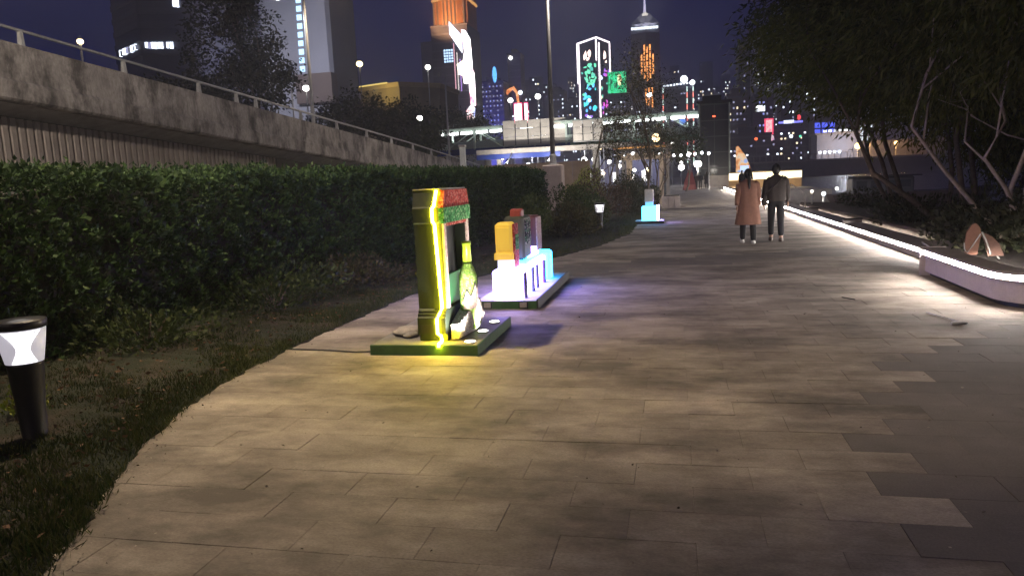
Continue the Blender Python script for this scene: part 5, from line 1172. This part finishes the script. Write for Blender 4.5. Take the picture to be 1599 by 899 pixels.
# outlined tower with coloured light patterns, corner-on
TB = thing('mural_tower', 'tower outlined in white lights with a multicoloured light pattern on its faces', 'tower', (-46, 455, 0))
tb = [(-56, 456), (-44, 450), (-36.8, 456), (-36.8, 472), (-56, 472)]
part(TB, 'wall', MB().prism(tb, 'z', -.1, 81), C_navy)
E_out = emis('outline_white', (1, .88, .92), 4)
for k_, (x_, y_, z0, z1) in enumerate(((-56.1, 455.8, 58, 81), (-55.2, 455.3, 20, 81), (-44.2, 449.8, 70, 82), (-42.6, 450.4, 20, 80), (-36.8, 455.8, 62, 80))): part(TB, 'outline_tube', MB().tube([(x_, y_, z0), (x_, y_, z1)], .42, 6), E_out)
part(TB, 'outline_tube', MB().tube([(-56.1, 455.8, 81.2), (-44, 449.8, 83), (-36.8, 455.8, 80.5)], .5, 6), E_out)
MUR = [((1, .72, .62), 1.6), ((.15, .75, .45), 1.0), ((.1, .55, .45), .8), ((.1, .45, 1), 1.4), ((.55, .65, 1), 1.8), ((.35, .15, .8), 1.0), ((.9, .9, .5), 1.0), ((.7, .1, .6), .9), ((.05, .7, .75), 1.1)]
ME_ = [emis('mural_%d' % i, c, s_ * 2.6) for i, (c, s_) in enumerate(MUR)]
def mural_blob(t, A, B, f, z, rw, rh, m):
    A, B = Vector((*A, 0)), Vector((*B, 0)); d = (B - A).normalized(); nn = Vector((d.y, -d.x, 0)) * .15; c = A + (B - A) * f + nn
    v = []; n_ = 7
    for k_ in range(n_):
        a = 6.283 * k_ / n_ + random.random() * .5; q = random.uniform(.55, 1.1)
        v.append((c.x + d.x * rw * q * math.cos(a), c.y + d.y * rw * q * math.cos(a), z + rh * q * math.sin(a)))
    part(t, 'light_patch', MB().add(v + [(p[0] - nn.x * .8, p[1] - nn.y * .8, p[2]) for p in v], [tuple(range(n_))] + [(i, n_ + i, n_ + (i + 1) % n_, (i + 1) % n_) for i in range(n_)]), m)
L_, R__ = (tb[0], tb[1]), (tb[1], tb[2])
for f, z, rw, rh, mi_ in [(.42, 73.5, 1.6, 3.2, 0), (.62, 74.5, 1.4, 2.4, 0), (.55, 71.5, 1.6, 1.2, 0)]: mural_blob(TB, *L_, f, z, rw, rh, ME_[mi_])
mural_blob(TB, *R__, .62, 73, 1.4, 3, ME_[0]); mural_blob(TB, *R__, .7, 69.5, .9, 1.0, ME_[0])
for i in range(60):
    z = random.uniform(34, 68); q = (68 - z) / 34
    mi_ = random.choice([1, 1, 2] if q < .35 else [1, 8, 2, 3] if q < .55 else [3, 8, 3, 4] if q < .8 else [4, 3, 5])
    mural_blob(TB, *L_, min(.92, max(.22, random.gauss(.55, .2))), z, random.uniform(.5, 1.7), random.uniform(.5, 1.9), ME_[mi_])
for i in range(26):
    z = random.uniform(34, 67); q = (67 - z) / 33
    mural_blob(TB, *R__, random.uniform(.25, .92), z, random.uniform(.4, 1.3), random.uniform(.5, 1.6), ME_[random.choice([5, 5, 7] if q < .2 else [6, 4, 2] if q < .6 else [4, 7, 5, 7])])
GB = tower('green_tower', 'shorter tower with a green lit top and orange patch beside the outlined tower', -37.5, -26.7, 446, 462, 62, C_navy, plant=False)
part(GB, 'green_top', MB().box(-37.4, -26.8, 445.6, 445.95, 50, 62), screen('green_glow', [(.0, .03, .01), (.01, .25, .1), (.05, .9, .4), (.0, .15, .05), (.02, .6, .2)], 2.2, .8, (1, 1, .35)))
mural_blob(GB, (-37.5, 445.5), (-26.7, 445.5), .62, 56.5, 1.5, 4, ME_[6]); mural_blob(GB, (-37.5, 445.5), (-26.7, 445.5), .66, 58, 1.0, 3, emis('orange_patch', (1, .5, .2), 1.2))
lit_grid(GB, -37, -27, 445.9, 22, 46, 5, 9, .4, [W_dim, W_dim, W_cool], .4, .35)
# the tallest tower: lit pyramid top, spire and orange light columns
CT = thing('spire_tower', 'tallest tower with a lit pyramid top, white spire and orange light columns', 'tower', (-24, 706, 0))
part(CT, 'shaft', MB().prism([(-37.5, 706), (-24, 700), (-12, 706), (-12, 730), (-37.5, 730)], 'z', -.1, 129), mat('night_navy_cladding', (.035, .035, .06), .6, .15, .1, 0))
part(CT, 'crown_band', MB().prism([(-37.6, 705.6), (-24, 699.6), (-11.9, 705.6), (-11.9, 730), (-37.6, 730)], 'z', 129.1, 137), mat('crown_metal', (.35, .36, .4), .5, .1, .1, 0))
for i in range(9): win(CT, -36.6 + i * 2.7, -34.4 + i * 2.7, 700.5 - 1.0, 131.5, 133.8, W_cool, 'crown_window')
for i in range(3): win(CT, -33 + i * 6.5, -28 + i * 6.5, 699.5, 134.6, 136.2, W_dim, 'crown_window')
part(CT, 'pyramid', MB().add([(-37.6, 705, 137), (-24, 699.5, 137), (-11.9, 705, 137), (-11.9, 730, 137), (-37.6, 730, 137), (-28, 712, 148), (-24.5, 711, 148), (-21, 712, 148), (-24.5, 716, 148)], [(0, 1, 6, 5), (1, 2, 7, 6), (2, 3, 8, 7), (3, 4, 8), (4, 0, 5, 8), (5, 6, 7, 8)]), MATS['crown_metal'])
part(CT, 'apex_light', MB().lathe([(2.8, 0), (2.4, 2.2), (.5, 3.6)], (-24.5, 709.8, 145), 10), emis('apex_glow', (1, .92, .8), 1.6))
part(CT, 'spire', MB().tube([(-24.8, 712, 148), (-24.8, 712, 156), (-24.8, 712, 178)], [1.3, .9, .2], 8), emis('spire_glow', (.75, .7, 1), 1.6))
for x_ in (-32, -24, -16): light(CT, 'SPOT', (x_, 690, 129), 60000, (.95, .92, 1), 1, R(70), rot=(R(148), 0, 0))
E_or = emis('orange_column', (1, .36, .09), 4)
for i, (x_, a, b) in enumerate(((-28.6, 92, 108), (-26, 88, 113), (-23.6, 86, 116), (-21, 88, 113), (-18.4, 92, 108))):
    z = a
    while z < b: part(CT, 'light_column', MB().box(x_, x_ + 1.3, 699.2 - .2, 699.5, z, z + 5.2), E_or); z += 6.2
for i in range(3): part(CT, 'light_column', MB().box(-25.2 + i * 2.7, -23.7 + i * 2.7, 699.0, 699.4, 62, 80), E_or)
# boxed tower with light-string edges
XT = tower('string_light_tower', 'dark boxy tower edged with red and white light strings and bright roof lamps', -5, 9.2, 380, 396, 44, C_navy, plant=False)
for x_ in (-5.1, 6.4, 9.3):
    for i in range(13): part(XT, 'string_light', MB().box(x_ - .22, x_ + .22, 379.4, 379.8, 7 + i * 2.85, 9.4 + i * 2.85), emis('string_red', (1, .25, .2), 2.6) if i % 2 else emis('string_green_white', (.75, 1, .9), 2.2))
for i in range(9): part(XT, 'roof_light', MB().box(-4.8 + i * 1.55, -3.9 + i * 1.55, 379.4, 379.8, 44.1 + .1 * i, 44.9 + .1 * i), W_cool)
part(XT, 'roof_lamp', MB().ball((5.0, 379, 47), 1.7), G_cool); part(XT, 'roof_lamp', MB().ball((9.0, 379, 45.2), 1.2), G_cool)
lit_grid(XT, -4.5, 6, 379.9, 26, 42, 7, 5, .3, [W_cool, W_dim], .6, .2)
part(XT, 'blue_dome', MB().ball((4, 379, 27), (1.6, 1, 1.6)), emis('blue_dome_glow', (.12, .3, 1), 1.4))
# right-hand group
for nm, lab_, x0, x1, y_, z1, wm__, pr, mats_ in [
    ('apartment_slab', 'brownish apartment slab with many dim warm windows beyond the lift tower', 22, 30, 330, 33, C_brown, .55, [W_warm, W_dim, W_dim]),
    ('office_tower', 'dark office tower with faint stripes behind the brown apartment slab', 29, 34, 360, 58, C_navy, .12, [W_dim]),
    ('office_tower', 'dark blue tower carrying a white lit sign', 34.5, 43, 350, 34, mat('blue_grey_cladding', (.10, .10, .17), .6, .15, .2, 0), .25, [W_dim, W_blue]),
    ('waterfront_block', 'wide low dark waterfront block with scattered lit windows behind the pier', 40, 72, 335, 19, C_navy, .22, [W_dim, W_cool, W_warm]),
    ('waterfront_block', 'low dark block between the lift tower and the red sign', 20, 36, 300, 15, C_navy, .2, [W_dim, W_cool]),
    ('office_tower', 'dim tower with white lit window columns half hidden by the grove leaves', 50, 58, 380, 36, C_navy, .3, [W_cool, W_dim]),
    ('office_tower', 'dim tower seen through the leaves of the grove', 62, 76, 390, 40, C_navy, .2, [W_cool, W_dim]),
    ('apartment_slab', 'dark slab behind the blue tower near the white screen', -84, -74, 520, 62, C_navy, .25, [W_dim, W_cool]),
    ('apartment_slab', 'dark low slab between the slim tower and the outlined tower', -72, -60, 500, 52, C_navy, .22, [W_dim, W_cool, W_warm]),
    ('apartment_slab', 'dim slab directly behind the green lit tower', -24, -14, 480, 44, C_navy, .3, [W_dim, W_cool])]:
    t = tower(nm, lab_, x0, x1, y_, y_ + 14, z1, wm__)
    lit_grid(t, x0 + .4, x1 - .4, y_ - .05, 5, z1 - 1.5, max(3, int((x1 - x0) / 1.6)), max(4, int(z1 / 3)), pr, mats_, .45, .35)
SG = thing('white_sign', 'white lit rooftop sign on the dark blue tower', 'sign', (37, 345, 34)); part(SG, 'sign_face', MB().box(35, 38.7, 344.4, 344.8, 27.0, 29.5), emis('white_sign_glow', (.85, .92, 1), 3)); part(SG, 'sign_frame', MB().box(34.8, 38.9, 344.8, 345.1, 26.8, 29.7), M_dark); part(SG, 'bracket', MB().box(36, 37.5, 345.1, 350, 27.5, 28.5), M_dark)
RD = thing('red_sign', 'tall red and pink lit sign board above the waterfront', 'sign', (38.6, 330, 14)); part(RD, 'sign_rim', MB().box(36.9, 40.5, 330, 330.4, 16.2, 22.8), emis('red_rim', (1, .06, .15), 1.6)); part(RD, 'sign_face', MB().box(37.5, 39.9, 329.7, 329.98, 17, 22.2), screen('red_face', [(1, .2, .3), (1, .7, .7), (1, .35, .4)], 1.5, .5)); part(RD, 'lower_sign', MB().ball((39.4, 329.6, 14.8), (1.3, .3, 1.3)), screen('lower_face', [(.2, .2, .3), (1, .7, .8), (.8, .2, .4)], 1.3, .7)); part(RD, 'mast', MB().box(38.3, 39, 330.1, 330.6, 0, 16.2), M_dark)
BS = thing('blue_sign', 'thin blue-violet lit canopy sign with a red lamp at its end', 'sign', (47, 330, 20)); part(BS, 'sign_bar', MB().box(42.5, 52, 330, 330.4, 20.4, 21.2), emis('blue_bar', (.25, .25, 1), 1.8)); part(BS, 'white_lamp', MB().box(44.5, 48.5, 329.6, 329.95, 20.3, 21.6), emis('blue_white_bar', (.7, .75, 1), 2.6)); part(BS, 'red_lamp', MB().ball((50.3, 329.5, 22.5), (.9, .5, 1.1)), emis('red_lamp_glow', (1, .08, .1), 1.8)); part(BS, 'post', MB().box(47, 47.6, 330.1, 330.5, 0, 20.4), M_dark)
for lab_, x_, y_, z_, m_, s_ in [('red beacon low above the waterfront', 30.5, 300, 13.5, emis('red_dot2', (1, .15, .05), 2.5), .6), ('green lamp low above the pier', 48.0, 310, 14, emis('green_dot', (.15, 1, .6), 1.6), .5), ('cold white lamp on a mast above the brown slab', 19.5, 320, 28.5, G_cool, 1.1), ('pale blue lamp beside the cold white mast lamp', 16.2, 320, 30.2, emis('blue_dot', (.3, .6, 1), 2), .9), ('white lamp low above the pier', 44.6, 310, 14.2, W_cool, .7)]:
    t = thing('mast_lamp', lab_, 'lamp', (x_, y_, 0)); part(t, 'mast', MB().tube([(x_, y_, 0), (x_, y_, z_)], .15, 5), M_dark); part(t, 'globe', MB().ball((x_, y_, z_), s_, 8, 6), m_)
PK = thing('pink_sign', 'pair of small red-edged white vertical signs above the billboard', 'sign', (-62, 300, 0))
for x_, w_ in ((-63.4, 3.4), (-59.2, 1.6)): part(PK, 'sign_face', MB().box(x_ + .3, x_ + w_ - .3, 299.6, 299.9, 25.5, 32.5), emis('sign_hot_white', (1, .85, .88), 5)); part(PK, 'sign_rim', MB().box(x_, x_ + w_, 299.92, 300.2, 25, 33), emis('sign_red_rim', (1, .08, .2), 3))
part(PK, 'mast', MB().box(-61, -60, 300.2, 300.8, 0, 34), M_dark); part(PK, 'mast_lamp', MB().ball((-60.5, 300, 37), .9), W_cool)
for lab_, x0, x1, z1, c_, e_ in (('added blue glowing block behind the grove, lit to reflect in the water', 55, 63, 20, (.10, .14, 1), 1.6), ('added white glowing block behind the grove, lit to reflect in the water', 72, 77, 18, (.85, .92, 1), 1.4)):
    t = tower('reflection_block', lab_, x0, x1, 322, 334, z1 + 1, C_navy, cat='building', plant=False); part(t, 'roof', MB().box(x0 - .5, x1 + .5, 321.5, 334.5, z1 + 1, z1 + 1.8), M_dark)  # added block, a glowing source for reflections on the water
    for i in range(3):
        for j in range(5): win(t, x0 + .3 + i * (x1 - x0) / 3, x0 - .3 + (i + 1) * (x1 - x0) / 3, 321.9, 7 + j * (z1 - 7) / 5, 6.4 + (j + 1) * (z1 - 7) / 5, emis('reflection_glow_%d' % x0, c_, e_), 'pane')
# wooded hill with apartment towers standing on it
hl = MB(); hv = []; hf = []; nxh, nyh = 60, 14
for j in range(nyh):
    for i in range(nxh):
        x_ = -900 + 1800 * i / (nxh - 1); y_ = 760 + 70 * j
        z_ = (j / (nyh - 1)) ** 1.1 * (150 + 35 * math.sin(x_ / 150 + 1) + 18 * math.sin(x_ / 47)) * (1 if x_ < 60 else max(.35, 1 - (x_ - 60) / 500))
        hv.append((x_, y_, z_ - 1))
for j in range(nyh - 1):
    for i in range(nxh - 1): hf.append((j * nxh + i, j * nxh + i + 1, (j + 1) * nxh + i + 1, (j + 1) * nxh + i))
struct('hills', hl.add(hv, hf), mat('hill_wood', (.03, .035, .03), .95, .4, .02, 0))
for i in range(46):
    x_ = -245 + 400 * (i + random.uniform(-.3, .3)) / 45; y_ = random.uniform(800, 1150)
    b_ = (y_ - 760) / 910 * 165; w_ = random.uniform(9, 16); h_ = random.uniform(50, 100)
    t = tower('hillside_tower', 'dim apartment tower on the dark hillside with scattered lit windows', x_ - w_ / 2, x_ + w_ / 2, y_, y_ + 12, b_ + h_, mat('hill_tower_cladding', (.06, .06, .095), .7, .15, .05, 0), cat='tower', group='hillside apartment towers', plant=False)
    lit_grid(t, x_ - w_ / 2, x_ + w_ / 2, y_ - .05, b_ + 6, b_ + h_ - 1, 5, 18, .2, [emis('hill_window_cool', (.8, .88, 1), 9), emis('hill_window_white', (1, .95, .9), 9), emis('hill_window_warm', (1, .78, .5), 6), W_cool, W_dim], .4, .36)

# ------------------------------------------------------------------ night haze over the harbour
hz = MB().box(-1450, 1450, -90, 1950, -3, 215)
ho = link('haze', hz.mesh('haze'), None); ho['kind'] = 'stuff'; tag(ho, 'thin violet night haze over the whole city', 'haze')
hm = bpy.data.materials.new('night_haze'); hm.use_nodes = True
hn, hl_ = hm.node_tree.nodes, hm.node_tree.links
hn.clear()
pv = hn.new('ShaderNodeVolumePrincipled'); pv.inputs['Color'].default_value = (.88, .88, .95, 1); pv.inputs['Density'].default_value = .0013; pv.inputs['Anisotropy'].default_value = .2
hout = hn.new('ShaderNodeOutputMaterial'); hl_.new(pv.outputs[0], hout.inputs['Volume'])
ho.data.materials.append(hm)
